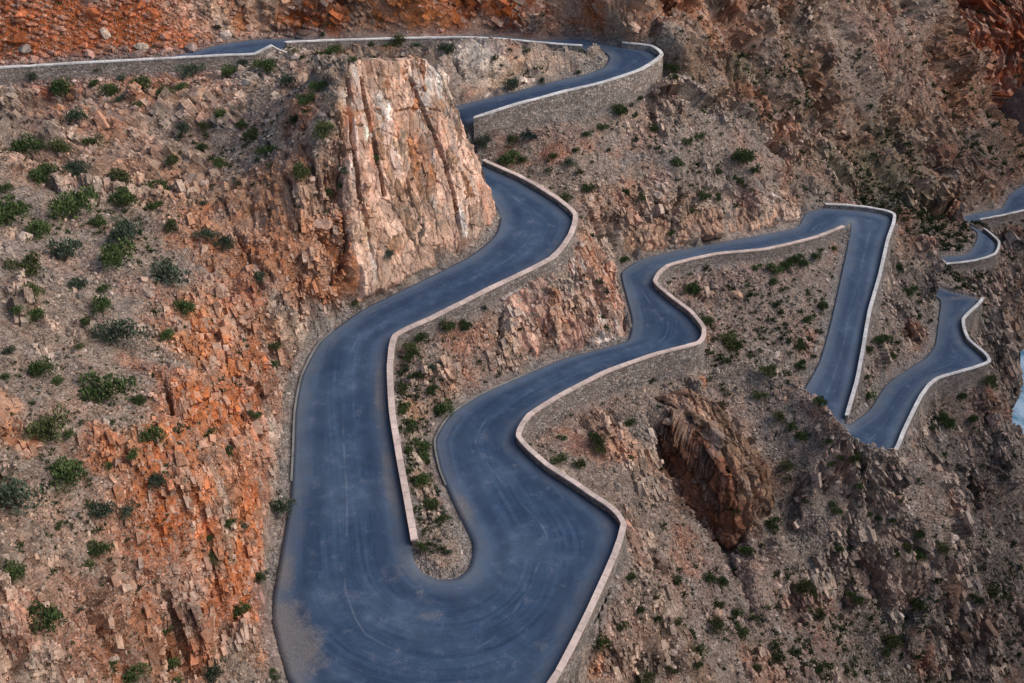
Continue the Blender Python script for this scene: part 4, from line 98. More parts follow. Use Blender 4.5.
# ------------------------------------------------------------------ road edges
ROAD = np.array(ROAD_W)                 # lx, ly, rx, ry, z
RS = catmull(ROAD, .55)
RL = RS[:, [0, 1, 4]]; RR = RS[:, [2, 3, 4]]
NK = len(ROAD)
KIDX = []                               # index in RS of each knot
k = 0
for i in range(NK-1):
    KIDX.append(k)
    k += max(2, int(np.ceil(np.linalg.norm((ROAD[i+1]-ROAD[i])[:2])/.55)))
KIDX.append(k)
def side_normal(E, right):
    t = np.gradient(E[:, :2], axis=0)
    for _ in range(3):
        t[1:-1] = (t[:-2]+2*t[1:-1]+t[2:])/4
    t /= np.linalg.norm(t, axis=1)[:, None]+1e-9
    return np.stack([t[:, 1], -t[:, 0]], 1) if right else np.stack([-t[:, 1], t[:, 0]], 1)
NL = side_normal(RL, False); NR = side_normal(RR, True)
DROPL = np.full(len(RS), -1.0); DROPR = np.full(len(RS), -1.0)   # drop below the road behind a wall, -1 = no wall
for name, side, a, b, hs, *_ in WALLS:
    i0, i1 = KIDX[a], KIDX[b]
    f = np.linspace(0, 1, i1-i0+1)
    h = np.interp(f, np.linspace(0, 1, len(hs)), hs)
    (DROPL if side == 'L' else DROPR)[i0:i1+1] = h
# ------------------------------------------------------------------ base height raster
X0, X1, Y0, Y1, DG = -105., 155., -5., 335., .3
GX = np.arange(X0, X1, DG); GY = np.arange(Y0, Y1, DG)
nx, ny = len(GX), len(GY)
def tri_raster(Z, M, a, b, c):
    x0 = max(int(np.floor((min(a[0], b[0], c[0])-X0)/DG)), 0); x1 = min(int(np.ceil((max(a[0], b[0], c[0])-X0)/DG)), nx-1)
    y0 = max(int(np.floor((min(a[1], b[1], c[1])-Y0)/DG)), 0); y1 = min(int(np.ceil((max(a[1], b[1], c[1])-Y0)/DG)), ny-1)
    if x1 < x0 or y1 < y0: return
    d = (b[1]-c[1])*(a[0]-c[0])+(c[0]-b[0])*(a[1]-c[1])
    if abs(d) < 1e-9: return
    gx = GX[x0:x1+1][None, :]; gy = GY[y0:y1+1][:, None]
    l1 = ((b[1]-c[1])*(gx-c[0])+(c[0]-b[0])*(gy-c[1]))/d
    l2 = ((c[1]-a[1])*(gx-c[0])+(a[0]-c[0])*(gy-c[1]))/d
    l3 = 1-l1-l2
    m = (l1 >= -1e-6) & (l2 >= -1e-6) & (l3 >= -1e-6)
    Z[y0:y1+1, x0:x1+1][m] = (l1*a[2]+l2*b[2]+l3*c[2])[m]
    if M is not None: M[y0:y1+1, x0:x1+1][m] = True
def build_base():
    pts = []
    inroad = np.zeros((ny, nx), bool); zr = np.zeros((ny, nx))
    for i in range(len(RS)-1):
        tri_raster(zr, inroad, RL[i], RL[i+1], RR[i]); tri_raster(zr, inroad, RR[i], RL[i+1], RR[i+1])
    def onroad(x, y):
        i = int(round((x-X0)/DG)); j = int(round((y-Y0)/DG))
        return 0 <= i < nx and 0 <= j < ny and inroad[j, i]
    for E, N, D in ((RL, NL, DROPL), (RR, NR, DROPR)):
        for i in range(0, len(RS), 2):
            x, y, z = E[i]; pts.append((x, y, z))
            if D[i] >= 0: offs = ((.22, 0), (.52, -D[i]))
            else: offs = ((.5, .02), (1.0, .25))
            for o, dz in offs:
                q = (x+N[i, 0]*o, y+N[i, 1]*o)
                if not onroad(*q): pts.append((q[0], q[1], z+dz))
    # rubble cliff above the top road, its toe spilling against the asphalt
    for i in range(0, KIDX[14], 4):
        x, y, z = RL[i]; n = NL[i]
        w = .5*vnoise(np.array([x*.13]), np.array([3.3]), np.array([0.]))[0]
        for o, dz in ((1.3, .9), (2.4+w, 2.8), (5+2*w, 7.0), (10+3*w, 12.5), (22, 22), (40, 34)):
            pts.append((x+n[0]*o, y+n[1]*o, z+dz))
    for p in TPTS:
        if not onroad(p[0], p[1]): pts.append(p)
    for (x, y, z, w) in RIVER_W:
        pts.append((x, y, z-2.2))
    pts = np.array(pts)
    key = np.round(pts[:, :2]/.12).astype(int)
    _, ui = np.unique(key, axis=0, return_index=True); pts = pts[np.sort(ui)]
    pts = np.vstack([pts, [(X0-20, Y0-20, 95), (X1+20, Y0-20, 40), (X1+20, Y1+20, 70), (X0-20, Y1+20, 110)]])
    r = delaunay_2d_cdt([Vector((p[0], p[1])) for p in pts], [], [], 0, 1e-6)
    vz = [pts[o[0]][2] if o else 0 for o in r[3]]
    V = [(v[0], v[1], zz) for v, zz in zip(r[0], vz)]
    Z = np.full((ny, nx), 50.)
    for f in r[2]:
        if len(f) == 3: tri_raster(Z, None, V[f[0]], V[f[1]], V[f[2]])
    Z[inroad] = zr[inroad]
    # distance to the road (metres, up to about 6)
    dist = np.where(inroad, 0, 99.).astype(float)
    for _ in range(22):
        d = np.pad(dist, 1, 'edge')
        dist = np.minimum(dist, np.minimum.reduce([d[:-2, 1:-1], d[2:, 1:-1], d[1:-1, :-2], d[1:-1, 2:]])+DG)
        dist = np.minimum(dist, np.minimum.reduce([d[:-2, :-2], d[2:, 2:], d[2:, :-2], d[:-2, 2:]])+DG*1.414)
    dist = np.minimum(dist, 6.6)
    S = blur(Z, 4); w = sstep(1.2, 4.0, dist)
    Z = Z*(1-w)+S*w
    # river bed
    rv = np.array(RIVER_W)
    R = catmull(rv, 1.5)
    return Z, dist, inroad, zr
BASE, RDIST, INROAD, ZROAD = build_base()
def samp(A, x, y):
    fx = np.clip((x-X0)/DG, 0, nx-1.001); fy = np.clip((y-Y0)/DG, 0, ny-1.001)
    i = fx.astype(int); j = fy.astype(int); a = fx-i; b = fy-j
    return A[j, i]*(1-a)*(1-b)+A[j, i+1]*a*(1-b)+A[j+1, i]*(1-a)*b+A[j+1, i+1]*a*b

# ------------------------------------------------------------------ scene and helpers
scn = bpy.context.scene
COL = scn.collection
rng = random.Random(5); nrg = np.random.default_rng(5)
def link(o): COL.objects.link(o); return o
def mesh_np(name, V, Fq, mat, smooth=False):
    me = bpy.data.meshes.new(name)
    V = np.asarray(V, np.float32); Fq = np.asarray(Fq, np.int32); n = Fq.shape[1]
    me.vertices.add(len(V)); me.vertices.foreach_set('co', V.ravel())
    me.loops.add(Fq.size); me.loops.foreach_set('vertex_index', Fq.ravel())
    me.polygons.add(len(Fq)); me.polygons.foreach_set('loop_start', np.arange(0, Fq.size, n, dtype=np.int32))
    me.polygons.foreach_set('use_smooth', np.full(len(Fq), bool(smooth)))
    me.update(calc_edges=True); me.validate()
    if mat: me.materials.append(mat)
    return me
def obj(name, me, parent=None, kind=None, label=None, cat=None, group=None):
    o = link(bpy.data.objects.new(name, me))
    if parent: o.parent = parent
    if kind: o['kind'] = kind
    if label: o['label'] = label
    if cat: o['category'] = cat
    if group: o['group'] = group
    return o
class NT:
    def __init__(s, name):
        s.m = bpy.data.materials.new(name); s.m.use_nodes = True
        s.t = s.m.node_tree; s.n = s.t.nodes; s.b = s.n['Principled BSDF']; s.b.inputs['Specular IOR Level'].default_value = .25
    def new(s, typ, **kw):
        n = s.n.new(typ)
        for k, v in kw.items():
            if k.startswith('i_'):
                n.inputs[k[2:].replace('_', ' ')].default_value = v
            else: setattr(n, k, v)
        return n
    def l(s, a, b): s.t.links.new(a, b)
    def coord(s): return s.new('ShaderNodeTexCoord').outputs['Object']
    def noise(s, vec, scale, detail=4, rough=.55, out='Fac'):
        n = s.new('ShaderNodeTexNoise'); n.inputs['Scale'].default_value = scale; n.inputs['Detail'].default_value = detail; n.inputs['Roughness'].default_value = rough
        s.l(vec, n.inputs['Vector']); return n.outputs[out]
    def voro(s, vec, scale, out='Distance', feature='F1', rnd=1):
        n = s.new('ShaderNodeTexVoronoi', feature=feature); n.inputs['Scale'].default_value = scale; n.inputs['Randomness'].default_value = rnd
        s.l(vec, n.inputs['Vector']); return n.outputs[out]
    def ramp(s, f, a, b, lo=0., hi=1.):
        n = s.new('ShaderNodeMapRange'); n.inputs[1].default_value = a; n.inputs[2].default_value = b; n.inputs[3].default_value = lo; n.inputs[4].default_value = hi
        s.l(f, n.inputs[0]); return n.outputs[0]
    def math(s, op, a, b=None):
        n = s.new('ShaderNodeMath', operation=op)
        for i, v in enumerate((a, b)):
            if v is None: continue
            if isinstance(v, (int, float)): n.inputs[i].default_value = v
            else: s.l(v, n.inputs[i])
        return n.outputs[0]
    def mix(s, f, a, b, blend='MIX'):
        n = s.new('ShaderNodeMix', data_type='RGBA', blend_type=blend)
        for i, v in ((0, f), (6, a), (7, b)):
            if isinstance(v, (int, float)): n.inputs[i].default_value = v
            elif isinstance(v, tuple): n.inputs[i].default_value = (*v, 1)
            else: s.l(v, n.inputs[i])
        return n.outputs[2]
    def scale(s, colr, f):
        n = s.new('ShaderNodeVectorMath', operation='SCALE'); s.l(colr, n.inputs[0])
        if isinstance(f, (int, float)): n.inputs['Scale'].default_value = f
        else: s.l(f, n.inputs['Scale'])
        return n.outputs[0]
    def bump(s, h, dist, strength=1, prev=None):
        n = s.new('ShaderNodeBump'); n.inputs['Distance'].default_value = dist; n.inputs['Strength'].default_value = strength
        s.l(h, n.inputs['Height'])
        if prev: s.l(prev, n.inputs['Normal'])
        return n.outputs[0]
    def done(s, colr=None, normal=None, rough=.9):
        if colr is not None:
            if isinstance(colr, tuple): s.b.inputs['Base Color'].default_value = (*colr, 1)
            else: s.l(colr, s.b.inputs['Base Color'])
        if normal is not None: s.l(normal, s.b.inputs['Normal'])
        s.b.inputs['Roughness'].default_value = rough
        return s.m

# ------------------------------------------------------------------ materials
def mat_terrain(name='rocky_ground', bd=.7):
    t = NT(name); co = t.coord()
    at = t.new('ShaderNodeAttribute', attribute_name='Col')
    sc = t.new('ShaderNodeAttribute', attribute_name='scree').outputs['Fac']
    colr = at.outputs['Color']
    n1 = t.noise(co, .9, 7, .68); n2 = t.noise(co, 4.5, 5, .7)
    v1c = t.voro(co, 2.6, 'Color'); v1 = t.voro(co, 2.6); v2c = t.voro(co, 6.5, 'Color'); v2 = t.voro(co, 6.5)
    sep = t.new('ShaderNodeSeparateColor'); t.l(v1c, sep.inputs[0]); sep2 = t.new('ShaderNodeSeparateColor'); t.l(v2c, sep2.inputs[0])
    f = t.math('MULTIPLY', t.ramp(n1, .25, .75, .55, 1.5), t.ramp(n2, .25, .75, .65, 1.35))
    # stones: each cell its own tone, some pale
    st = t.math('MULTIPLY', t.ramp(sep.outputs[0], 0, 1, .75, 1.28), t.ramp(sep2.outputs[0], 0, 1, .66, 1.4))
    stm = t.math('ADD', t.math('MULTIPLY', st, sc), t.math('SUBTRACT', 1, sc))
    f = t.math('MULTIPLY', f, stm)
    c1 = t.scale(colr, f)
    palef = t.math('MULTIPLY', t.math('GREATER_THAN', sep2.outputs[1], .86), t.math('MULTIPLY', t.math('ADD', sc, .25), .5))
    c1 = t.mix(palef, c1, (.42, .35, .29))
    hue = t.noise(co, 1.7, 4, .6)
    c1 = t.mix(t.ramp(hue, .55, .75, 0, .45), c1, t.mix(1.0, c1, (1.0, .62, .42), 'MULTIPLY'))
    h = t.math('ADD', t.math('MULTIPLY', n1, .5), t.math('MULTIPLY', n2, .22))
    hs = t.math('MULTIPLY', t.math('ADD', t.math('MULTIPLY', v1, .35), t.math('MULTIPLY', v2, .3)), sc)
    h = t.math('SUBTRACT', h, hs)
    bm_ = t.new('ShaderNodeMapping'); bm_.inputs['Scale'].default_value = (1.5, .42, .8)
    t.l(t.new('ShaderNodeAttribute', attribute_name='bed').outputs['Vector'], bm_.inputs[0])
    wv = t.new('ShaderNodeVectorMath', operation='ADD'); t.l(bm_.outputs[0], wv.inputs[0])
    t.l(t.scale(t.noise(co, 2.2, 4, .6, 'Color'), 1.8), wv.inputs[1])
    rk = t.math('SUBTRACT', 1, sc)
    e1 = t.voro(wv.outputs[0], 1, 'Distance', 'DISTANCE_TO_EDGE'); k1 = t.voro(wv.outputs[0], 1, 'Color')
    sp = t.new('ShaderNodeSeparateColor'); t.l(k1, sp.inputs[0])
    c1 = t.scale(c1, t.math('ADD', 1, t.math('MULTIPLY', rk, t.ramp(sp.outputs[0], 0, 1, -.28, .32))))
    c1 = t.mix(t.math('MULTIPLY', rk, t.ramp(sp.outputs[1], .75, .95, 0, .45)), c1, (.50, .37, .28))
    h = t.math('ADD', h, t.math('MULTIPLY', rk, t.math('ADD', t.ramp(e1, 0, .1, -.16, 0), t.math('MULTIPLY', sp.outputs[2], .4))))
    return t.done(c1, t.bump(h, bd, .9), .95)
def mat_road():
    t = NT('worn_asphalt'); co = t.coord()
    uv = t.new('ShaderNodeUVMap', uv_map='UVMap').outputs[0]
    mp = t.new('ShaderNodeMapping'); mp.inputs['Scale'].default_value = (2.2, .05, 1); t.l(uv, mp.inputs[0])
    streak = t.noise(mp.outputs[0], 1.1, 6, .7)
    big = t.noise(co, .16, 5, .6); mid = t.noise(co, .8, 5, .65); fine = t.noise(co, 14, 3, .7)
    sx = t.new('ShaderNodeSeparateXYZ'); t.l(uv, sx.inputs[0])
    ed = t.new('ShaderNodeAttribute', attribute_name='edge').outputs['Fac']   # metres to the nearest road edge
    base = t.mix(t.ramp(streak, .3, .7), (.013, .033, .074), (.048, .086, .150))
    base = t.mix(t.ramp(big, .45, .62, 0, .65), base, (.075, .115, .175))
    base = t.scale(base, t.math('MULTIPLY', t.ramp(mid, .25, .75, .7, 1.3), t.ramp(fine, .2, .8, .65, 1.35)))
    w = t.math('ADD', ed, t.ramp(mid, .2, .8, -.9, .9))
    dust = t.ramp(w, .1, 1.7, .7, 0)
    base = t.mix(dust, base, (.135, .15, .17))
    trk = t.math('MULTIPLY', t.ramp(t.math('ABSOLUTE', t.math('SUBTRACT', ed, 2.2)), .25, .8, 1, 0), t.ramp(streak, .3, .6, .1, .5))
    base = t.mix(trk, base, (.018, .032, .062))
    dirt = t.new('ShaderNodeAttribute', attribute_name='dirt').outputs['Fac']
    base = t.mix(t.ramp(t.math('ADD', dirt, t.math('ADD', t.ramp(fine, .2, .8, -.3, .3), t.ramp(mid, .3, .7, -.55, .45))), .15, 1.0, 0, .7), base, t.scale(t.mix(t.ramp(fine, .35, .65), (.10, .085, .075), (.27, .23, .2)), 1.0))
    pt = t.math('MULTIPLY', t.ramp(t.noise(co, .55, 4, .6), .66, .74, 0, .5), t.ramp(fine, .3, .6))
    base = t.mix(pt, base, (.2, .2, .2))
    cl_ = t.new('ShaderNodeAttribute', attribute_name='mid').outputs['Fac']
    ln = t.math('MULTIPLY', t.ramp(t.math('ABSOLUTE', cl_), .05, .11, 1, 0), t.ramp(t.noise(co, .45, 3, .6), .45, .66, .0, .2))
    base = t.mix(ln, base, (.30, .33, .36))
    h = t.math('ADD', fine, t.math('MULTIPLY', mid, .6))
    t.b.inputs['Specular IOR Level'].default_value = .35
    return t.done(base, t.bump(h, .02, .6), .7)
def mat_masonry():
    t = NT('stone_masonry'); co = t.coord()
    uv = t.new('ShaderNodeUVMap', uv_map='UVMap').outputs[0]
    at = t.new('ShaderNodeObjectInfo').outputs['Color']
    mp = t.new('ShaderNodeMapping'); mp.inputs['Scale'].default_value = (2.6, 4.2, 1); t.l(uv, mp.inputs[0])
    e = t.voro(mp.outputs[0], 1, 'Distance', 'DISTANCE_TO_EDGE', .75); cc = t.voro(mp.outputs[0], 1, 'Color', 'F1', .75)
    sep = t.new('ShaderNodeSeparateColor'); t.l(cc, sep.inputs[0])
    n = t.noise(co, 3, 5, .7); big = t.noise(co, .35, 4, .6)
    c1 = t.scale(at, t.math('MULTIPLY', t.ramp(sep.outputs[0], 0, 1, .5, 1.5), t.ramp(n, .2, .8, .6, 1.4)))
    c1 = t.mix(t.ramp(sep.outputs[1], .6, 1, 0, .5), c1, (.33, .2, .13))
    c1 = t.mix(t.ramp(e, 0, .09, .75, 0), c1, (.33, .28, .24))
    c1 = t.mix(t.ramp(big, .5, .72, 0, .55), c1, (.25, .2, .17))
    h = t.math('ADD', t.ramp(e, 0, .12), t.math('MULTIPLY', n, .5))
    return t.done(c1, t.bump(h, .1, 1), .92)
def mat_coping():
    t = NT('lime_coping'); co = t.coord()
    uv = t.new('ShaderNodeUVMap', uv_map='UVMap').outputs[0]
    at = t.new('ShaderNodeObjectInfo').outputs['Color']
    sx = t.new('ShaderNodeSeparateXYZ'); t.l(uv, sx.inputs[0])
    fr = t.math('FRACT', t.math('MULTIPLY', sx.outputs[0], .55))
    joint = t.ramp(t.math('ABSOLUTE', t.math('SUBTRACT', fr, .5)), 0, .03, 1, 0)
    n = t.noise(co, 2.2, 6, .7); b = t.noise(co, .5, 3, .5)
    slab = t.new('ShaderNodeTexWhiteNoise', noise_dimensions='1D'); t.l(t.math('FLOOR', t.math('ADD', t.math('MULTIPLY', sx.outputs[0], .55), .5)), slab.inputs['W'])
    c1 = t.scale(at, t.math('MULTIPLY', t.math('MULTIPLY', t.ramp(n, .25, .75, .68, 1.22), t.ramp(b, .3, .7, .8, 1.12)), t.ramp(slab.outputs[0], 0, 1, .85, 1.1)))
    c1 = t.mix(t.math('MULTIPLY', joint, .6), c1, (.16, .12, .1))
    return t.done(c1, t.bump(n, .05, .6), .9)
def mat_simple(name, c0, c1_, sc=3, rough=.9, bd=.05):
    t = NT(name); co = t.coord()
    n = t.noise(co, sc, 5, .65)
    oi = t.new('ShaderNodeObjectInfo').outputs['Random']
    cc = t.scale(t.mix(t.ramp(n, .3, .7), c0, c1_), t.ramp(oi, 0, 1, .8, 1.2))
    return t.done(cc, t.bump(n, bd, .7), rough)
def mat_leaf(name, c0, c1_):
    t = NT(name)
    g = t.new('ShaderNodeNewGeometry').outputs['Random Per Island']
    oi = t.new('ShaderNodeObjectInfo').outputs['Random']
    cc = t.scale(t.mix(g, c0, c1_), t.ramp(oi, 0, 1, .75, 1.25))
    t.b.inputs['Specular IOR Level'].default_value = .15
    return t.done(cc, None, .8)
def mat_water():
    t = NT('gorge_water'); co = t.coord()
    n = t.noise(co, 1.5, 5, .7); w = t.noise(co, .35, 4, .6)
    cc = t.mix(t.ramp(w, .4, .6), (.12, .30, .42), (.62, .78, .86))
    return t.done(cc, t.bump(n, .12, .6), .12)
M_T = mat_terrain(); M_B = mat_terrain('broken_rock', .22); M_R = mat_road(); M_W = mat_masonry(); M_C = mat_coping()

# ------------------------------------------------------------------ terrain sheet
NRW, NCL = 900, 1120
ys = 16*np.exp(np.linspace(0, math.log(275/16.), NRW))
def build_terrain():
    u = np.linspace(0, 1, NCL)
    XL = -(.45*ys+24); XR = np.maximum(.46*ys+34, 112); X = XL[:, None]*(1-u)[None, :]+XR[:, None]*u[None, :]; Y = np.repeat(ys[:, None], NCL, 1)
    # denser columns where the ground is steep
    Z = samp(BASE, X, Y)
    g = np.abs(np.gradient(Z, axis=1)/np.maximum(np.gradient(X, axis=1), 1e-6))
    den = (1+1.6*np.minimum(g, 2.5))*np.where(X > (.46*ys+34)[:, None], .15, 1.)
    for _ in range(40):
        d = np.pad(den, 1, 'edge'); den = (d[:-2, 1:-1]+d[2:, 1:-1]+d[1:-1, :-2]+d[1:-1, 2:])/4
    cum = np.cumsum(den, 1); cum = (cum-cum[:, :1])/(cum[:, -1:]-cum[:, :1])
    for j in range(NRW):
        X[j] = np.interp(u, cum[j], X[j])
    Z = samp(BASE, X, Y); D = samp(RDIST, X, Y)
    P = np.stack([X, Y, Z], 2)
    def normals(P):
        du = np.gradient(P, axis=1); dv = np.gradient(P, axis=0)
        n = np.cross(du, dv); n /= np.linalg.norm(n, axis=2)[..., None]+1e-9
        return n
    N = normals(P)
    for _ in range(14):
        q = np.pad(N, ((1, 1), (1, 1), (0, 0)), 'edge'); N = (q[:-2, 1:-1]+q[2:, 1:-1]+q[1:-1, :-2]+q[1:-1, 2:])/4
    N /= np.linalg.norm(N, axis=2)[..., None]+1e-9
    steep = 1-N[..., 2]
    near = sstep(.5, 3.2, D)
    x, y, z = X, Y, Z
    # ------------- colour patches (world space blobs with ragged edges)
    w1 = fbm(x*.22, y*.22, z*.22, 3, 4, .6); w2 = fbm(x*.9, y*.9, z*.9, 9, 3)
    C = np.empty(P.shape); C[:] = PAL['scree']
    C *= (1+.22*w1)[..., None]
    far = sstep(125, 160, y)
    C = C*(1-far[..., None])+far[..., None]*np.array((.25, .135, .08))*(1+.3*w1)[..., None]
    oc = fbm(x*.16+y*.05, y*.1, z*.16, 5, 4, .6)
    rock = np.maximum(sstep(.3, .5, steep+.12*w1), .9*sstep(.12, .3, oc+.25*w2+.13*sstep(72, 88, y)*(x < -8)+.12*sstep(110, 140, y)*(x > 15)))
    for (px, py, pz, r, nme, st) in PATCH:
        m = np.abs(x-px) < 2.2*r+1
        if not m.any(): continue
        d2 = ((x-px)**2+(y-py)**2+((z-pz)*1.0)**2)[m]
        d = np.sqrt(d2)/r + .55*w1[m]+.35*w2[m]
        a = st*(1-sstep(.55, 1.25, d))
        C[m] = C[m]*(1-a[:, None])+a[:, None]*np.array(PAL[nme])
        if nme in ('orange', 'tan', 'pale', 'white', 'rust', 'red', 'pink'):
            rock[m] = np.maximum(rock[m], a*.9)
        if nme in ('grey', 'scree', 'mauve'):
            rock[m] = rock[m]*(1-.7*a)
        if nme == 'rubble': rock[m] = rock[m]*(1-.9*a)
    # ------------- bedding, blocks, cracks
    def inpoly(poly):
        m = np.zeros(x.shape, bool)
        xs, ys_ = [p[0] for p in poly], [p[1] for p in poly]
        bb = (x > min(xs)) & (x < max(xs)) & (y > min(ys_)) & (y < max(ys_))
        px, py = x[bb], y[bb]; r_ = np.zeros(px.shape, bool)
        for a in range(len(poly)):
            x1, y1 = poly[a]; x2, y2 = poly[a-1]
            c_ = ((y1 > py) != (y2 > py)) & (px < (x2-x1)*(py-y1)/(y2-y1+1e-9)+x1)
            r_ ^= c_
        m[bb] = r_; return m
    fin = inpoly(FIN).astype(float)
    for _ in range(4):
        q = np.pad(fin, 1, 'edge'); fin = (q[:-2, 1:-1]+q[2:, 1:-1]+q[1:-1, :-2]+q[1:-1, 2:])/4
    bn = np.array((.8, .55, -.23)); bn /= np.linalg.norm(bn)
    bd = np.array((8, -18, -15.)); bd /= np.linalg.norm(bd); bc = np.cross(bn, bd)
    wx = .35*fbm(x*.3, y*.3, z*.3, 21, 2)
    U = x*bn[0]+y*bn[1]+z*bn[2]+wx; Vv = x*bd[0]+y*bd[1]+z*bd[2]; W = x*bc[0]+y*bc[1]+z*bc[2]
    bd = np.array((16, -6, -13.)); bd /= np.linalg.norm(bd); bn = np.cross(bd, (.45, .6, .66)); bn /= np.linalg.norm(bn); bc = np.cross(bn, bd)
    fm = (y-.55*x+3*w1) > 112
    U = np.where(fm, (x*bn[0]+y*bn[1]+z*bn[2])*.75+wx, U); Vv = np.where(fm, (x*bd[0]+y*bd[1]+z*bd[2])*.75, Vv); W = np.where(fm, (x*bc[0]+y*bc[1]+z*bc[2])*.75, W)
    bed = fbm(U*.55, Vv*.12, W*.12, 31, 3, .6)
    bed2 = fbm(U*1.9, Vv*.3, W*.3, 35, 2, .6)
    A_, ca, hid = facets(U*.2, Vv*.085, W*.12, 43)       # big slabs
    B_, cb, cid = facets(U*.62, Vv*.26, W*.36, 41)       # blocks about 2 m
    C_, cc, gid = facets(U*1.5, Vv*.8, W*1.0, 47)        # rubble sized
    lump = fbm(x*.11, y*.11, z*.11, 51, 4, .55)
    small = fbm(x*1.6, y*1.6, z*1.6, 57, 3, .6)
    gul = fbm(U*.16, Vv*.022, W*.05, 63, 3, .55)
    rr = np.maximum(rock, fin)
    crag = rr*((.95+.2*fm)*A_ - .7*(1-sstep(0, .09, ca)) + (.62-.1*fm)*B_ - .4*(1-sstep(0, .14, cb)) + .24*C_ - .14*(1-sstep(0, .16, cc)) + .35*bed)
    soft = (1-rr)*(.10*C_*(gid > .55)+.22*w2)
    disp = 1.5*lump*(.5+.5*rr) + (1.0+2.6*fm)*gul+fm*2.2*(.5-np.abs(fbm(U*.09, Vv*.014, W*.03, 67, 3))) + crag + soft + .08*small
    slab = .12*A_+.16*B_-.16*(1-sstep(0, .1, cb))+.12*C_+.16*bed+.12*bed2+.05*small
    disp = disp*(1-fin)+slab*fin
    ck = np.zeros(x.shape)
    for pl, wd_, dp_ in CRACKS:
        pl = np.array(pl); lo = pl.min(0)-2; hi = pl.max(0)+2
        m = (x > lo[0]) & (x < hi[0]) & (y > lo[1]) & (y < hi[1])
        if not m.any(): continue
        q = np.stack([x[m], y[m], z[m]], 1); best = np.full(len(q), 9.)
        q = q+.18*np.stack([w2[m], small[m], w2[m]], 1)
        for a, b in zip(pl[:-1], pl[1:]):
            t = np.clip(((q-a)@(b-a))/((b-a)@(b-a)), 0, 1); best = np.minimum(best, np.linalg.norm(q-a-t[:, None]*(b-a), axis=1))
        ck[m] = np.maximum(ck[m], dp_*(1-sstep(wd_*.35, wd_, best)))
    farscale = 1+.9*sstep(105, 160, y)*(x > 12)
    rc = catmull(np.array(RIVER_W)[:, :3], 3.0); rd = np.full(x.shape, 99.)
    for q in rc: rd = np.minimum(rd, np.hypot(x-q[0], y-q[1]))
    disp = disp*(.12+.88*sstep(3.5, 9, rd))
    disp = (disp*farscale-ck)*near
    P = P+N*disp[..., None]
    P[..., 2] = np.where(D < .6, np.minimum(P[..., 2], Z-.03), P[..., 2])
    inr = D < .32
    P[..., 2] = np.where(D < .6, np.minimum(P[..., 2], Z-.1*(D < .6)), P[..., 2])
    P[..., 2] = np.where(inr, Z-.13, P[..., 2])
    # ------------- colour variation tied to the rock itself
    t1 = sstep(.12, .45, fbm(x*.28, y*.28, z*.28, 101, 4, .6)); t2 = sstep(.12, .45, fbm(x*.24, y*.24, z*.24, 103, 4, .6)); t3 = sstep(.15, .5, fbm(x*.2, y*.2, z*.2, 105, 4, .6))
    for t_, nme, st in ((t1, 'grey', .55), (t2, 'pink', .32), (t3, 'rubble', .38)):
        a = (t_*st*(1-.6*fin))[..., None]; C = C*(1-a)+a*np.array(PAL[nme])*(.45+.55*np.minimum(1, C.mean(2)/.2))[..., None]
    bk = (cid*17.3 % 1); pb = (rr*sstep(.72, .85, bk)*.5)[..., None]; C = C*(1-pb)+pb*np.array(PAL['pale'])*.9
    var = 1+rr*(.35*bed+.3*bed2+.6*(cid-.5)+.4*(hid-.5)+.5*(gid-.5))+.16*w2+.1*small
    C = C*np.clip(var, .4, 1.7)[..., None]
    iron = sstep(.15, .5, fbm(U*.5, Vv*.12, W*.12, 61, 3))*rr*.5
    C = C*(1-iron[..., None])+iron[..., None]*C*np.array((1.1, .72, .52))
    lum_ = C.mean(2)[..., None]; C = np.clip(lum_+(C-lum_)*(1.24-.19*sstep(0, 30, x))[..., None], .01, .8)
    # gravel verge beside the asphalt
    vg = (1-sstep(.6, 1.8, D+.5*w2))*.7
    C = C*(1-vg[..., None])+vg[..., None]*np.array((.2, .18, .165))
    scree = np.clip(1-rr*.85, 0, 1)
    return P, C, scree, rr, D, np.stack([U, Vv, W], 2)
TP, TC, TS, TR, TD, TB = build_terrain()
idx = np.arange(NRW*NCL).reshape(NRW, NCL)
quads = np.stack([idx[:-1, :-1], idx[:-1, 1:], idx[1:, 1:], idx[1:, :-1]], 2).reshape(-1, 4)
def add_attrs(me, C, S, B=None):
    if B is None:
        B = np.empty(3*len(me.vertices), np.float32); me.vertices.foreach_get('co', B)
    ba = me.attributes.new('bed', 'FLOAT_VECTOR', 'POINT'); ba.data.foreach_set('vector', np.asarray(B, np.float32).ravel())
    ca = me.attributes.new('Col', 'FLOAT_COLOR', 'POINT')
    ca.data.foreach_set('color', np.concatenate([C, np.ones((len(C), 1))], 1).astype(np.float32).ravel())
    sa = me.attributes.new('scree', 'FLOAT', 'POINT'); sa.data.foreach_set('value', S.astype(np.float32).ravel())
me = mesh_np('terrain', TP.reshape(-1, 3), quads, M_T)
add_attrs(me, TC.reshape(-1, 3), TS.ravel(), TB)
terrain = obj('terrain', me, kind='structure')

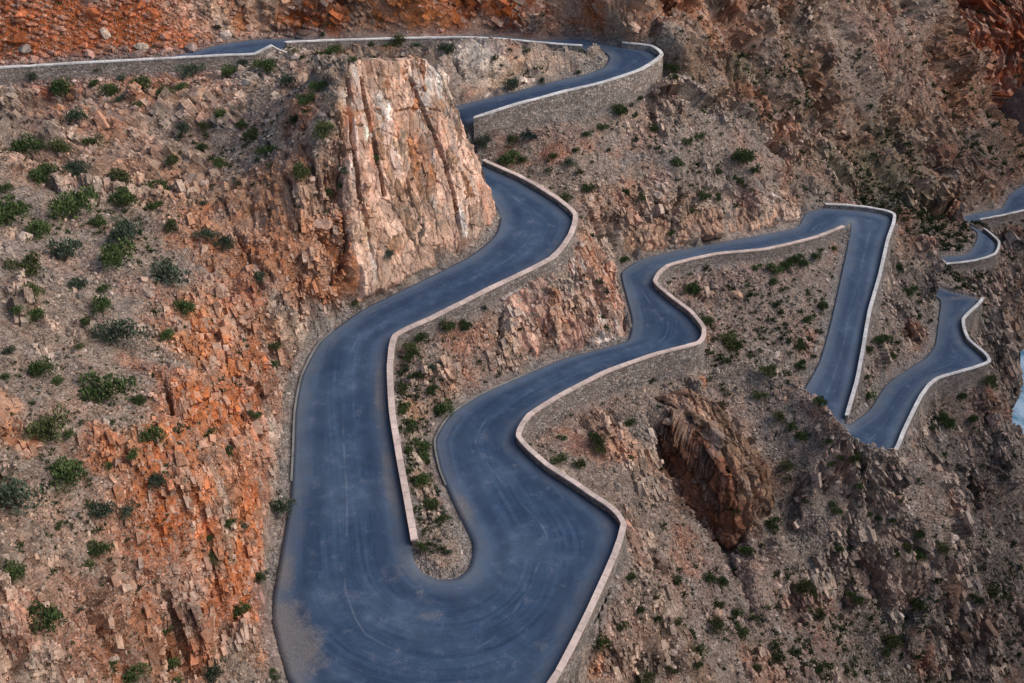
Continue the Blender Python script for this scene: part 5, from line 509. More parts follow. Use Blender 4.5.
# ------------------------------------------------------------------ road
def smooth_line(E):
    E = E.copy()
    return E
def build_road():
    nA = 25
    rows = []
    for i in range(len(RS)):
        a, b = RL[i].copy(), RR[i].copy()
        wd = np.linalg.norm((b-a)[:2])
        rows.append([a+(b-a)*t for t in np.linspace(0, 1, nA)])
    V = np.array(rows)
    V[..., 2] += .03*fbm(V[..., 0]*.3, V[..., 1]*.3, V[..., 0]*0, 77, 2)
    n = len(RS); skirt = V.copy()[:, [0, -1]]; skirt[..., 2] -= .5
    A = np.concatenate([skirt[:, :1], V, skirt[:, 1:]], 1); m = nA+2
    ix = np.arange(n*m).reshape(n, m)
    f = np.stack([ix[:-1, :-1], ix[:-1, 1:], ix[1:, 1:], ix[1:, :-1]], 2).reshape(-1, 4)[:, ::-1]
    me = mesh_np('road', A.reshape(-1, 3), f, M_R, True)
    mid = (RL+RR)/2; L = np.concatenate([[0], np.cumsum(np.linalg.norm(np.diff(mid[:, :2], axis=0), axis=1))])
    wd = np.linalg.norm((RR-RL)[:, :2], axis=1)
    t = np.concatenate([[0], np.linspace(0, 1, nA), [1]])
    uvv = np.stack([t[None, :]*wd[:, None], np.repeat(L[:, None], m, 1)], 2).reshape(-1, 2)
    uvl = me.uv_layers.new(name='UVMap'); li = np.empty(len(me.loops), np.int32); me.loops.foreach_get('vertex_index', li)
    uvl.data.foreach_set('uv', uvv[li].astype(np.float32).ravel())
    e = np.minimum(t, 1-t)[None, :]*wd[:, None]
    ea = me.attributes.new('edge', 'FLOAT', 'POINT'); ea.data.foreach_set('value', e.astype(np.float32).ravel())
    md = ((t[None, :]-.5)*wd[:, None]).ravel(); a2 = me.attributes.new('mid', 'FLOAT', 'POINT'); a2.data.foreach_set('value', md.astype(np.float32))
    da = np.zeros(n*m); Q = A.reshape(-1, 3)
    for (px, py, ax_, ay_, r1, r2, st) in DIRT:
        u_ = (Q[:, 0]-px)*ax_+(Q[:, 1]-py)*ay_; v_ = -(Q[:, 0]-px)*ay_+(Q[:, 1]-py)*ax_
        da = np.maximum(da, st*(1-sstep(.4, 1.1, np.hypot(u_/r1, v_/r2))))
    a_ = me.attributes.new('dirt', 'FLOAT', 'POINT'); a_.data.foreach_set('value', da.astype(np.float32))
    return obj('road', me, kind='structure')
road = build_road()

# ------------------------------------------------------------------ walls
def profile_strip(name, path, rings, mat, closed_caps=True):
    """path n x 3 stations; rings n x k x 3 closed section loops"""
    n, k = rings.shape[:2]
    ix = np.arange(n*k).reshape(n, k); nx_ = np.roll(ix, -1, 1)
    f = np.stack([ix[:-1], nx_[:-1], nx_[1:], ix[1:]], 2).reshape(-1, 4)
    caps = [list(ix[0][::-1]), list(ix[-1])]
    me = bpy.data.meshes.new(name)
    me.from_pydata(rings.reshape(-1, 3).tolist(), [], f.tolist()+[[int(q) for q in c_] for c_ in caps])
    L = np.concatenate([[0], np.cumsum(np.linalg.norm(np.diff(path, axis=0), axis=1))])
    w = np.concatenate([[0], np.cumsum(np.linalg.norm(np.diff(rings[0], axis=0), axis=1))])
    uvl = me.uv_layers.new(name='UVMap')
    for p in me.polygons:
        vi = [int(v) for v in p.vertices]
        wrap = any(v % k == 0 for v in vi) and any(v % k == k-1 for v in vi) and len(vi) == 4
        for li, v in zip(p.loop_indices, vi):
            ww = w[v % k]
            if wrap and v % k == 0: ww = w[-1]+.5
            uvl.data[li].uv = (L[v//k], ww)
    me.polygons.foreach_set('use_smooth', np.zeros(len(me.polygons), bool))
    me.materials.append(mat); me.update()
    return me
def wall_rings(E, N, drop, par, thick):
    n = len(E); j = .04*np.sin(np.arange(n)*1.7)
    o0, o1 = .04, thick
    zt = E[:, 2]+par-.13
    lean = .07*drop
    def pt(o, z): return np.stack([E[:, 0]+N[:, 0]*o, E[:, 1]+N[:, 1]*o, z], 1)
    zb = E[:, 2]-drop-1.0
    body = np.stack([pt(o0, E[:, 2]-.4), pt(o0, zt), pt(o1, zt), pt(o1+lean+.08, zb), pt(o0+.1, zb)], 1)
    hz = .07*fbm(E[:, 0]*.8, E[:, 1]*.8, E[:, 2], 88, 3)
    cop = np.stack([pt(o0-.07, zt+.002), pt(o0-.05, zt+.13+hz), pt(o1+.05, zt+.13+hz), pt(o1+.07, zt+.002)], 1)
    return body, cop
def relax_normals(E, N, ro):
    return N
WCOL = {'tan': (.40, .32, .26, 1), 'brick': (.37, .30, .25, 1), 'pink': (.70, .53, .44, 1), 'white': (.74, .68, .62, 1), 'grey': (.31, .26, .225, 1)}
WSTY = [('tan', 'white'), ('tan', 'white'), ('brick', 'white'), ('grey', 'pink'), ('grey', 'pink'), ('grey', 'white'), ('grey', 'white'), ('grey', 'white'), ('grey', 'white')]
for wi, (name, side, a, b, hs, lab, par) in enumerate(WALLS):
    i0, i1 = KIDX[a], KIDX[b]
    E = (RL if side == 'L' else RR)[i0:i1+1].copy(); N = (NL if side == 'L' else NR)[i0:i1+1].copy()
    D = (DROPL if side == 'L' else DROPR)[i0:i1+1].copy()
    if wi == 0:
        X_ = catmull(EXT_W, .6)
        E = np.concatenate([E[:-2], X_]); N = side_normal(E, True); D = np.concatenate([D[:-2], np.linspace(D[-1], .3, len(X_))])
        par = np.concatenate([np.full(len(E)-len(X_), par), np.interp(np.linspace(0, 1, len(X_)), [0, .3, 1], [par, .6, .25])])
    body, cop = wall_rings(E, N, D, par, (.40, .40, .40, .46, .38, .34, .34, .3, .3)[wi])
    o = obj('road_wall', profile_strip('road_wall', E, body, M_W), label=lab, cat='stone wall'); o.color = WCOL[WSTY[wi][0]]
    cpo = obj('coping', profile_strip('coping', E, cop, M_C), parent=o); cpo.color = WCOL[WSTY[wi][1]]

# ------------------------------------------------------------------ ground lookup on the displaced sheet
dg = bpy.context.evaluated_depsgraph_get(); dg.update()
terr_eval = terrain.evaluated_get(dg)
def ground(x, y):
    ok, p, n, i = terr_eval.ray_cast(Vector((x, y, 200)), Vector((0, 0, -1)))
    return (p, n) if ok else (Vector((x, y, float(samp(BASE, np.array([x]), np.array([y]))[0]))), Vector((0, 0, 1)))

# ------------------------------------------------------------------ shrubs
LEAF = {'d': mat_leaf('dark_green_leaf', (.038, .064, .022), (.125, .165, .055)), 'o': mat_leaf('olive_leaf', (.058, .070, .026), (.15, .16, .065)),
        'g': mat_leaf('grey_green_leaf', (.045, .062, .040), (.11, .135, .085)), 'L': mat_leaf('pale_green_leaf', (.07, .10, .03), (.15, .18, .07)),
        'B': mat_leaf('blue_green_leaf', (.03, .055, .05), (.07, .11, .10))}
M_STEM = mat_simple('shrub_stem', (.07, .05, .035), (.12, .09, .06), 6)
def shrub_mesh(seed, n, leaf):
    r = np.random.default_rng(seed)
    nl = r.integers(7, 12)
    lob = np.stack([r.normal(0, .36, nl), r.normal(0, .36, nl), r.uniform(.2, .62, nl)], 1); lr = r.uniform(.3, .52, nl)
    li = r.integers(0, nl, n)
    d = r.normal(0, 1, (n, 3)); d[:, 2] = np.abs(d[:, 2])*1.1-.25; d /= np.linalg.norm(d, axis=1)[:, None]
    rad = r.uniform(.25, 1.1, n)**.6
    p = lob[li]+d*(lr[li]*rad)[:, None]; p[:, 2] = np.maximum(p[:, 2], .02)
    ax = d*.8+np.array((0, 0, .65))+r.normal(0, .45, (n, 3)); ax /= np.linalg.norm(ax, axis=1)[:, None]
    sd = np.cross(ax, r.normal(0, 1, (n, 3))); sd /= np.linalg.norm(sd, axis=1)[:, None]+1e-6
    L = leaf*r.uniform(.7, 1.5, n)[:, None]; Wd = L*r.uniform(.2, .38, n)[:, None]
    V = np.stack([p-sd*Wd*.3, p+ax*L*.5-sd*Wd, p+ax*L, p+ax*L*.5+sd*Wd*.9], 1).reshape(-1, 3)
    return V, np.arange(n*4).reshape(-1, 4)
def stem_mesh(seed):
    r = np.random.default_rng(seed+99); V = []; Fq = []
    for k_ in range(6):
        a = r.uniform(0, 6.28); tip = np.array((math.cos(a)*r.uniform(.1, .5), math.sin(a)*r.uniform(.1, .5), r.uniform(.35, .7)))
        b = len(V)
        for t, w_ in ((-.15, .035), (.5, .025), (1, .008)):
            c_ = tip*t*np.array((1, 1, 1.0))
            for q in range(4): V.append(c_+w_*np.array((math.cos(q*1.57), math.sin(q*1.57), 0)))
        for s_ in range(2):
            for q in range(4): Fq.append((b+s_*4+q, b+s_*4+(q+1) % 4, b+s_*4+4+(q+1) % 4, b+s_*4+4+q))
    return np.array(V), np.array(Fq)
SH = {}
for tone in LEAF:
    for k_ in range(4):
        V, f = shrub_mesh(k_+7*ord(tone), 1300, .12)
        fo = mesh_np('foliage', V, f, LEAF[tone]); V, f = stem_mesh(k_)
        SH[tone, k_] = (fo, mesh_np('stems', V, f, M_STEM))
TONE = {'d': 'dark green', 'o': 'olive green', 'g': 'grey green', 'L': 'pale green', 'B': 'bluish green'}
for bi, (x, y, r, tone, reg, PX, PY) in enumerate(BUSHES):
    p, n = ground(x, y)
    e = obj('shrub', None, label=f"{TONE[tone]} shrub on the {reg}, {PX}% across, {PY}% down", cat='shrub', group='shrubs dotted over the slopes')
    e.location = (p.x, p.y, p.z-.1*r); e.rotation_euler = (0, 0, rng.uniform(0, 6.28)); s_ = r*rng.choice((1.2, 1.35, 1.5, 1.65)); e.scale = (s_, s_*rng.uniform(.8, 1.1), s_*rng.uniform(1.05, 1.35))
    fo, st = SH[tone, rng.randrange(4)]
    obj('foliage', fo, parent=e); obj('stems', st, parent=e)

# ------------------------------------------------------------------ rocks
def ico():
    t = (1+5**.5)/2
    V = np.array([(-1, t, 0), (1, t, 0), (-1, -t, 0), (1, -t, 0), (0, -1, t), (0, 1, t), (0, -1, -t), (0, 1, -t), (t, 0, -1), (t, 0, 1), (-t, 0, -1), (-t, 0, 1)], float)
    V /= np.linalg.norm(V[0])
    F_ = np.array([(0, 11, 5), (0, 5, 1), (0, 1, 7), (0, 7, 10), (0, 10, 11), (1, 5, 9), (5, 11, 4), (11, 10, 2), (10, 7, 6), (7, 1, 8), (3, 9, 4), (3, 4, 2), (3, 2, 6), (3, 6, 8), (3, 8, 9), (4, 9, 5), (2, 4, 11), (6, 2, 10), (8, 6, 7), (9, 8, 1)])
    return V, F_
IV, IF = ico()
def scatter_stones(n):
    half = np.arange(NRW*NCL).reshape(NRW, NCL)
    ok = (TD > .75) & (TS > .2)
    Z_ = TP[..., 2]-100; dep = TP[..., 1]*.819-Z_*.574
    inside = np.abs(TP[..., 0]) < dep*.56
    up = TP[..., 1]*.574+Z_*.819
    inside &= np.abs(up) < dep*.38
    cl = sstep(-.1, .5, fbm(TP[..., 0]*.3, TP[..., 1]*.3, Z_*.3, 91, 3))
    rub = (TP[..., 1] > 112)*(TP[..., 0] < -25)
    wgt = (ok & inside)*(.15+cl+1.2*rub)*np.where(TP[..., 1]-.55*TP[..., 0] > 112, np.where(TP[..., 0] > 12, .35, 1), 1)*(TP[..., 1]/dep)
    wgt = wgt.ravel(); wgt /= wgt.sum()
    pick = nrg.choice(len(wgt), n, p=wgt)
    P = TP.reshape(-1, 3)[pick]+nrg.normal(0, .05, (n, 3)); C = TC.reshape(-1, 3)[pick]
    dd = dep.ravel()[pick]
    s_ = np.minimum(.065*np.exp(nrg.normal(0, .55, n)), .38)*(dd/75)**.9*1.15*(1+.5*rub.ravel()[pick])
    V = []
    jit = nrg.uniform(.65, 1.3, (24, 12, 1))*IV[None]
    sh = jit[nrg.integers(0, 24, n)]*nrg.uniform(.6, 1.35, (n, 1, 3))*np.array((1, 1, .75))
    a = nrg.uniform(0, 6.28, n); ca, sa = np.cos(a)[:, None], np.sin(a)[:, None]
    x_ = sh[..., 0]*ca-sh[..., 1]*sa; y_ = sh[..., 0]*sa+sh[..., 1]*ca
    V = np.stack([x_, y_, sh[..., 2]], 2)*s_[:, None, None]+P[:, None]
    F_ = (IF[None]+12*np.arange(n)[:, None, None]).reshape(-1, 3)
    me = mesh_np('scree_stones', V.reshape(-1, 3), F_, M_B)
    tone = np.exp(nrg.normal(.18, .32, n))
    Cc = C*tone[:, None]; g = nrg.uniform(0, .45, n)[:, None]; Cc = Cc*(1-g)+g*Cc.mean(1)[:, None]*np.array((1.12, 1, .88))
    Cc *= np.minimum(1, .55/np.maximum(Cc.max(1), 1e-3))[:, None]
    add_attrs(me, np.repeat(Cc, 12, 0), np.zeros(n*12))
    return me
o = obj('scree_stones', scatter_stones(60000), kind='stuff', label='loose scree stones strewn over all the slopes', cat='stones')
def boulder_mesh(seed, colr):
    r = np.random.default_rng(seed)
    import bmesh
    bm = bmesh.new(); bmesh.ops.create_icosphere(bm, subdivisions=4, radius=1)
    cuts = r.normal(0, 1, (11, 3)); cuts /= np.linalg.norm(cuts, axis=1)[:, None]; off = r.uniform(.55, .8, 11)
    V = np.array([v.co for v in bm.verts])
    for c_, q in zip(cuts, off):
        h = V@c_-q; V = V-np.maximum(h, 0)[:, None]*c_[None]
    V += .05*np.stack([fbm(V[:, 0]*3, V[:, 1]*3, V[:, 2]*3, seed+i, 3) for i in range(3)], 1)
    V *= np.array((1.25, .9, .85))
    for v, q in zip(bm.verts, V): v.co = q
    me = bpy.data.meshes.new('boulder'); bm.to_mesh(me); bm.free(); me.polygons.foreach_set('use_smooth', np.zeros(len(me.polygons), bool)); me.materials.append(M_B)
    add_attrs(me, np.repeat(np.array([colr]), len(V), 0)*(1+.25*fbm(V[:, 0]*2, V[:, 1]*2, V[:, 2]*2, seed, 3))[:, None], np.zeros(len(V)))
    return me
for k_, (x, y, r, nme, lab) in enumerate(BOULDERS):
    p, n = ground(x, y)
    o = obj('boulder', boulder_mesh(200+k_, PAL[nme]), label=lab, cat='boulder', group='loose boulders on the slopes')
    o.location = (p.x, p.y, p.z+.15*r); o.scale = (r, r, r); o.rotation_euler = (rng.uniform(-.4, .4), rng.uniform(-.4, .4), rng.uniform(0, 6.28))

# ------------------------------------------------------------------ crisp rock faces: the fin and the bluff
def crag_patch(poly, res, seed, tones, amps, cracks=(), push=.7):
    """finely divided rock face stretched over a 3D outline, fractured into blocks; its rim sinks into the slope"""
    Q = np.array(poly); cen = Q.mean(0)
    n = np.linalg.svd(Q-cen)[2][2]
    if n@np.array((0, -.8, .6)) < 0: n = -n
    up = np.array((0, 0, 1.))-n*n[2]; up /= np.linalg.norm(up); e1 = np.cross(up, n)
    L = np.stack([(Q-cen)@e1, (Q-cen)@up, (Q-cen)@n], 1)
    a = np.arange(L[:, 0].min(), L[:, 0].max()+res, res); b = np.arange(L[:, 1].min(), L[:, 1].max()+res, res)
    A, B = np.meshgrid(a, b); ins = np.zeros(A.shape, bool); de = np.full(A.shape, 99.)
    W = np.zeros(A.shape); H = np.zeros(A.shape)
    for k in range(len(L)):
        p, q = L[k-1], L[k]
        c_ = ((p[1] > B) != (q[1] > B)) & (A < (q[0]-p[0])*(B-p[1])/(q[1]-p[1]+1e-9)+p[0]); ins ^= c_
        t = np.clip(((A-p[0])*(q[0]-p[0])+(B-p[1])*(q[1]-p[1]))/((q[0]-p[0])**2+(q[1]-p[1])**2), 0, 1)
        d = np.hypot(A-p[0]-t*(q[0]-p[0]), B-p[1]-t*(q[1]-p[1])); de = np.minimum(de, d)
        w_ = 1/(d*d+.25); W += w_; H += w_*(p[2]+(q[2]-p[2])*t)
    H /= W
    P = cen+A[..., None]*e1+B[..., None]*up+H[..., None]*n
    x, y, z = P[..., 0], P[..., 1], P[..., 2]
    bn = np.array((.8, .55, -.23)); bn /= np.linalg.norm(bn); bd = np.array((8, -18, -15.)); bd /= np.linalg.norm(bd); bc = np.cross(bn, bd)
    w2 = fbm(x*.9, y*.9, z*.9, seed, 3)
    U = x*bn[0]+y*bn[1]+z*bn[2]+.15*w2; V_ = x*bd[0]+y*bd[1]+z*bd[2]; W_ = x*bc[0]+y*bc[1]+z*bc[2]
    A1, c1, i1 = facets(U*.3, V_*.07, W_*.16, seed+1); A2, c2, i2 = facets(U*.7, V_*.42, W_*.5, seed+2); A3, c3, i3 = facets(U*2.1, V_*1.0, W_*1.4, seed+3)
    sm = fbm(x*3, y*3, z*3, seed+4, 3, .6)
    disp = amps[0]*(A1-.25*(1-sstep(0, .05, c1)))+amps[1]*(A2-.6*(1-sstep(0, .07, c2)))+amps[2]*(A3-.6*(1-sstep(0, .1, c3)))+.05*sm+.12
    for pl, wd_, dp_ in cracks:
        pl = np.array(pl)[1:] if len(pl) > 4 else np.array(pl); q = P.reshape(-1, 3)+.12*np.stack([w2, sm, w2], 2).reshape(-1, 3); best = np.full(len(q), 9.)
        for r0, r1 in zip(pl[:-1], pl[1:]):
            t = np.clip(((q-r0)@(r1-r0))/((r1-r0)@(r1-r0)), 0, 1); best = np.minimum(best, np.linalg.norm(q-r0-t[:, None]*(r1-r0), axis=1))
        disp -= (dp_*1.5*(1-sstep(wd_*.6, wd_*.95, best))).reshape(x.shape)
    disp -= push*(1-sstep(0, .6, de+.55*w2))
    P = P+disp[..., None]*n
    C = np.zeros(P.shape); C[:] = PAL[tones[0][0]]
    for k, (nme, lo, hi, st, fu, fv) in enumerate(tones[1:]):
        m = st*sstep(lo, hi, fbm(U*fu, V_*fv, W_*fu*.6, seed+20+k, 4, .6)); C = C*(1-m[..., None])+m[..., None]*np.array(PAL[nme])
    var = 1+.35*(i1-.5)+.5*(i2-.5)+.4*(i3-.5)+.15*sm+.15*w2
    C *= np.clip(var, .5, 1.5)[..., None]
    id_ = np.full(A.shape, -1); ins2 = ins
    cell = ins2[:-1, :-1] & ins2[1:, :-1] & ins2[1:, 1:] & ins2[:-1, 1:]
    ix = np.arange(A.size).reshape(A.shape)
    f = np.stack([ix[:-1, :-1], ix[:-1, 1:], ix[1:, 1:], ix[1:, :-1]], 2)[cell]
    used = np.unique(f); re_ = np.full(A.size, -1); re_[used] = np.arange(len(used))
    me = mesh_np('rock_face', P.reshape(-1, 3)[used], re_[f], M_B)
    add_attrs(me, C.reshape(-1, 3)[used], np.full(len(used), .12), np.stack([U, V_, W_], 2).reshape(-1, 3)[used])
    return me
obj('rock_fin', crag_patch(FIN3, .085, 300, [('cream', 0, 0, 0, 0, 0), ('tan', 0, .3, .7, .25, .08), ('white', .1, .4, .85, .45, .06), ('orange', .12, .4, .55, .3, .12), ('grey', .28, .5, .6, .35, .1)], (.10, .10, .07), CRACKS[:2]+CRACKS[4:6], 1.0),
    label='tall tan rock fin split by two dark cracks, above the upper road bend', cat='rock outcrop')
obj('rock_cliff', crag_patch(NOSE, .085, 360, [('pink', 0, 0, 0, 0, 0), ('cream', 0, .3, .7, .3, .15), ('white', .02, .25, .85, .35, .12), ('orange', .1, .35, .7, .3, .15), ('mauve', .15, .4, .6, .3, .1)], (.35, .26, .12), CRACKS[16:19]),
    label='pink and white rock nose between the upper road bend and the middle road', cat='rock outcrop')
obj('rock_cliff', crag_patch(PALE, .1, 380, [('tan', 0, 0, 0, 0, 0), ('pale', 0, .3, .6, .3, .15), ('brown', .1, .4, .6, .3, .15), ('orange', .15, .4, .5, .3, .15)], (.4, .3, .14)),
    label='low pale tan cliff along the uphill side of the middle road at centre right', cat='rock outcrop')
obj('rock_cliff', crag_patch(STRATA, .1, 390, [('pale', 0, 0, 0, 0, 0), ('grey', 0, .3, .7, .4, .1), ('white', .1, .4, .6, .4, .1), ('tan', .1, .4, .5, .3, .15)], (.4, .25, .1), CRACKS[12:16]),
    label='whitish tilted rock strata below the tan top wall, behind the rock fin', cat='rock outcrop')
bl = obj('rock_bluff', None, label='rust red rock bluff below the winding parapet at right of centre', cat='rock outcrop')
obj('dark_face', crag_patch(BLUFF_L, .085, 320, [('rust', 0, 0, 0, 0, 0), ('orange', .05, .4, .4, .3, .15), ('brown', .1, .4, .6, .3, .2)], (.42, .25, .1)), parent=bl)
obj('broken_face', crag_patch(BLUFF_R, .085, 340, [('brown', 0, 0, 0, 0, 0), ('tan', .0, .35, .5, .4, .15), ('rust', .05, .4, .6, .3, .2), ('grey', .15, .4, .5, .4, .2)], (.5, .38, .14)), parent=bl)

# ------------------------------------------------------------------ broken blocks that make the ledges and crags
def rock_blocks(n):
    Z_ = TP[..., 2]-100; X, Y = TP[..., 0], TP[..., 1]; dep = Y*.819-Z_*.574
    inside = (np.abs(X) < dep*.57) & (np.abs(Y*.574+Z_*.819) < dep*.39) & (TD > 1.3) & (Z_ > -93.5)
    cl = sstep(-.15, .35, fbm(X*.16, Y*.16, Z_*.16, 111, 3))
    dx = np.linalg.norm(np.gradient(TP, axis=1), axis=2); dy = np.linalg.norm(np.gradient(TP, axis=0), axis=2)
    wgt = (inside*(TR**1.5)*(.12+cl)*np.where(Y-.55*X > 112, np.where(X > 15, .45, 1), np.where(X > 12, .4, np.where((Y < 50) & (X < -10), .55, 1)))*dx*dy/(dep*dep)*np.where((Y > 103) & (Y < 129.5) & (X > -30) & (X < 12) & (TD < 6), .06, 1)).ravel()
    xx, yy = X.ravel(), Y.ravel()
    for poly in (FIN, [p[:2] for p in BLUFF_L+BLUFF_R]):
        xs, ys_ = [p[0] for p in poly], [p[1] for p in poly]
        wgt[(xx > min(xs)-.5) & (xx < max(xs)+.5) & (yy > min(ys_)-.5) & (yy < max(ys_)+.5)] *= .04
    wgt /= wgt.sum(); pick = nrg.choice(len(wgt), n, p=wgt)
    P = TP.reshape(-1, 3)[pick]; C = TC.reshape(-1, 3)[pick]; dd = dep.ravel()[pick]
    far = ((yy-.55*xx) > 112)[pick]
    bd = np.where(far[:, None], np.array((16, -6, -13.)), np.array((8, -18, -15.))); bd = bd+nrg.normal(0, 3.2, (n, 3)); bd /= np.linalg.norm(bd, axis=1)[:, None]
    bn = np.where(far[:, None], np.array((-.1, .8, -.5)), np.array((.8, .55, -.23)))+nrg.normal(0, .22, (n, 3)); bn -= bd*(bn*bd).sum(1)[:, None]; bn /= np.linalg.norm(bn, axis=1)[:, None]
    bc = np.cross(bn, bd)
    s_ = np.clip(.115*np.exp(nrg.normal(0, .62, n)), .05, .5)*(dd/85)**.75*np.where(far & (P[:, 0] > 12), .6, 1)
    s_ = np.minimum(s_, np.maximum(.12, (TD.ravel()[pick]-1.0)*.55))
    dim = np.stack([s_*nrg.uniform(.7, 1.6, n)*np.where(far, 1.35, 1), s_*nrg.uniform(.4, .85, n)*np.where(far, .8, 1), s_*nrg.uniform(.6, 1.2, n)], 1)
    cor = np.array([(a, b, c) for a in (-1, 1) for b in (-1, 1) for c in (-1, 1)], float)
    q = cor[None]*nrg.uniform(.62, 1.12, (n, 8, 3))*dim[:, None]
    P = P-.4*s_[:, None]*np.array((.2, -.5, .8))
    V = P[:, None]+q[..., :1]*bd[:, None]+q[..., 1:2]*bn[:, None]+q[..., 2:]*bc[:, None]
    tri = np.array([(0, 1, 3), (0, 3, 2), (4, 6, 7), (4, 7, 5), (0, 4, 5), (0, 5, 1), (2, 3, 7), (2, 7, 6), (0, 2, 6), (0, 6, 4), (1, 5, 7), (1, 7, 3)])
    F_ = (tri[None]+8*np.arange(n)[:, None, None]).reshape(-1, 3)
    me = mesh_np('rock_blocks', V.reshape(-1, 3), F_, M_B)
    tone = np.exp(nrg.normal(.08, .28, n)); Cc = C*tone[:, None]
    g = (nrg.uniform(0, 1, n) > .8)[:, None]*.5; Cc = Cc*(1-g)+g*np.array(PAL['pale'])*.85
    Cc *= np.minimum(1, .5/np.maximum(Cc.max(1), 1e-3))[:, None]
    add_attrs(me, np.repeat(Cc, 8, 0), np.full(n*8, .1))
    return me
obj('rock_blocks', rock_blocks(105000), kind='stuff', label='broken angular rock blocks forming ledges and crags across the slopes', cat='rocks')

# ------------------------------------------------------------------ low scrub and grass tufts
def scatter_scrub(n):
    Z_ = TP[..., 2]-100; dep = TP[..., 1]*.819-Z_*.574
    inside = (np.abs(TP[..., 0]) < dep*.56) & (np.abs(TP[..., 1]*.574+Z_*.819) < dep*.38) & (TD > .9)
    X, Y = TP[..., 0], TP[..., 1]
    cl = sstep(.0, .45, fbm(X*.09, Y*.09, Z_*.09, 95, 3)+.25*fbm(X*.5, Y*.5, Z_*.5, 96, 2))
    right = sstep(10, 35, X+.2*(Y-90)); far = sstep(105, 130, Y)*(X > 15)
    wgt = inside*(.12+cl)*(.65+.9*right+1.1*far)*(1-.75*TR)
    wgt = wgt*(dep/100)**1.0
    wgt = wgt+inside*2.2*((X > -10.2) & (X < -5.2) & (Y > 53) & (Y < 74))
    wgt = wgt.ravel(); wgt /= wgt.sum()
    pick = nrg.choice(len(wgt), n, p=wgt)
    P = TP.reshape(-1, 3)[pick]; dd = dep.ravel()[pick]
    m = 30
    s_ = np.minimum(.135*np.exp(nrg.normal(0, .6, n)), .5)*(dd/85)**.8
    d = nrg.normal(0, 1, (n, m, 3)); d[..., 2] = np.abs(d[..., 2])*.9; d /= np.linalg.norm(d, axis=2)[..., None]
    b = d*nrg.uniform(.1, .8, (n, m, 1)); ax = d+np.array((0, 0, .5))+nrg.normal(0, .4, (n, m, 3))
    sd = np.cross(ax, nrg.normal(0, 1, (n, m, 3))); sd /= np.linalg.norm(sd, axis=2)[..., None]+1e-6
    V = np.stack([b-sd*.2, b+ax*.4, b+sd*.22], 2)*s_[:, None, None, None]+P[:, None, None]
    F_ = np.arange(n*m*3).reshape(-1, 3)
    return mesh_np('low_scrub', V.reshape(-1, 3), F_, mat_leaf('scrub_leaf', (.035, .052, .022), (.10, .115, .05)))
obj('low_scrub', scatter_scrub(15000), kind='stuff', label='low scrub and grass tufts speckling the slopes', cat='scrub')

# ------------------------------------------------------------------ kerbs along the inner road edge
def kerb(E, N):
    rings = []
    def pt(o, dz): return np.stack([E[:, 0]+N[:, 0]*o, E[:, 1]+N[:, 1]*o, E[:, 2]+dz], 1)
    rings = np.stack([pt(-.06, -.2), pt(-.06, .07), pt(.1, .08), pt(.1, -.2)], 1)
    return profile_strip('kerb', E, rings, M_C)
for E, N, a, b in ((RR, NR, -54.3, -55.9), (RL, NL, -57.5, -59.2)):
    zz = E[:, 2]-100; m = (zz < a) & (zz > b)
    o = obj('kerb', kerb(E[m], N[m]), kind='structure'); o.color = (.24, .22, .2, 1)

# ------------------------------------------------------------------ unseen opposite gorge wall beyond the right edge, added to shade the lower right
def gorge_shade_wall():
    yy = np.linspace(-60, 235, 150); tt = np.linspace(0, 1, 60)
    Yg = np.repeat(yy[:, None], 60, 1); Tg = np.repeat(tt[None], 150, 0)
    X = 112+.06*np.maximum(Yg-100, 0)+Tg*45; Z = 2+(GW_H-45*sstep(70, 190, Yg))*(Tg**.75)
    X = X+6*fbm(Yg*.05, Z*.05, Z*0, 71, 4); Z = Z+4*fbm(Yg*.03, X*.05, Z*0, 73, 3)
    ix = np.arange(150*60).reshape(150, 60)
    f = np.stack([ix[:-1, :-1], ix[1:, :-1], ix[1:, 1:], ix[:-1, 1:]], 2).reshape(-1, 4)[:, ::-1]
    me = mesh_np('gorge_shade_wall', np.stack([X, Yg, Z], 2).reshape(-1, 3), f, M_T)
    C = np.repeat(np.array([PAL['mauve']]), 9000, 0)*(1+.3*fbm(X*.1, Yg*.1, Z*.1, 75, 3)).reshape(-1, 1)
    add_attrs(me, C, np.full(9000, .3))
    return me
GW_H = 106  # height shaped by how far the wall's shade should reach
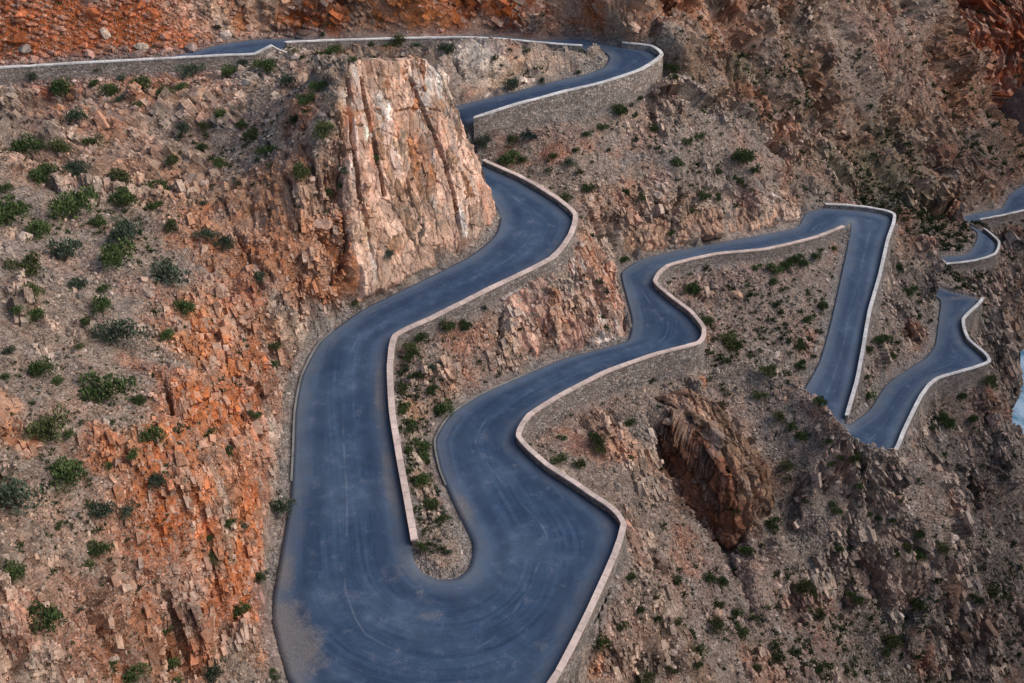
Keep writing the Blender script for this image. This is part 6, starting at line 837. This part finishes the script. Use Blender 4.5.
obj('gorge_shade_wall', gorge_shade_wall(), kind='structure')

# ------------------------------------------------------------------ river
R = catmull(np.array(RIVER_W), 1.0)
n2 = side_normal(R[:, :3], False)
V = np.concatenate([np.stack([R[:, 0]+n2[:, 0]*R[:, 3]*t, R[:, 1]+n2[:, 1]*R[:, 3]*t, R[:, 2]+1.3], 1)[:, None] for t in (-.5, -.17, .17, .5)], 1)
ix = np.arange(len(R)*4).reshape(-1, 4)
f = np.stack([ix[:-1, :-1], ix[1:, :-1], ix[1:, 1:], ix[:-1, 1:]], 2).reshape(-1, 4)[:, ::-1]
obj('river', mesh_np('river', V.reshape(-1, 3), f, mat_water(), True), kind='structure')

# ------------------------------------------------------------------ camera and light
cam = bpy.data.cameras.new('camera'); co_ = link(bpy.data.objects.new('camera', cam))
cam.lens = 36; cam.sensor_width = 36; cam.clip_end = 2000; cam.clip_start = .5
co_.location = (0, 0, 100); co_.rotation_euler = (math.radians(55), 0, 0); scn.camera = co_
SUN_EL, SUN_AZ = 40, 92       # azimuth clockwise from +y
w = bpy.data.worlds.new('World'); scn.world = w; w.use_nodes = True
nt = w.node_tree; sky = nt.nodes.new('ShaderNodeTexSky'); sky.sky_type = 'NISHITA'; sky.sun_disc = False
sky.sun_elevation = math.radians(SUN_EL); sky.sun_rotation = math.radians(SUN_AZ)
nt.links.new(sky.outputs[0], nt.nodes['Background'].inputs[0]); nt.nodes['Background'].inputs[1].default_value = .15
sl = bpy.data.lights.new('sun', 'SUN'); sl.energy = 2.5; sl.angle = math.radians(50); sl.color = (1, .92, .83)
so = link(bpy.data.objects.new('sun', sl))
el, az = math.radians(SUN_EL), math.radians(SUN_AZ)
dv = Vector((math.sin(az)*math.cos(el), math.cos(az)*math.cos(el), math.sin(el)))
so.rotation_euler = dv.to_track_quat('Z', 'Y').to_euler(); so.location = (0, 0, 150)
scn.view_settings.view_transform = 'Standard'; scn.view_settings.look = 'None'; scn.view_settings.gamma = 1
scn.view_settings.exposure = 0.22
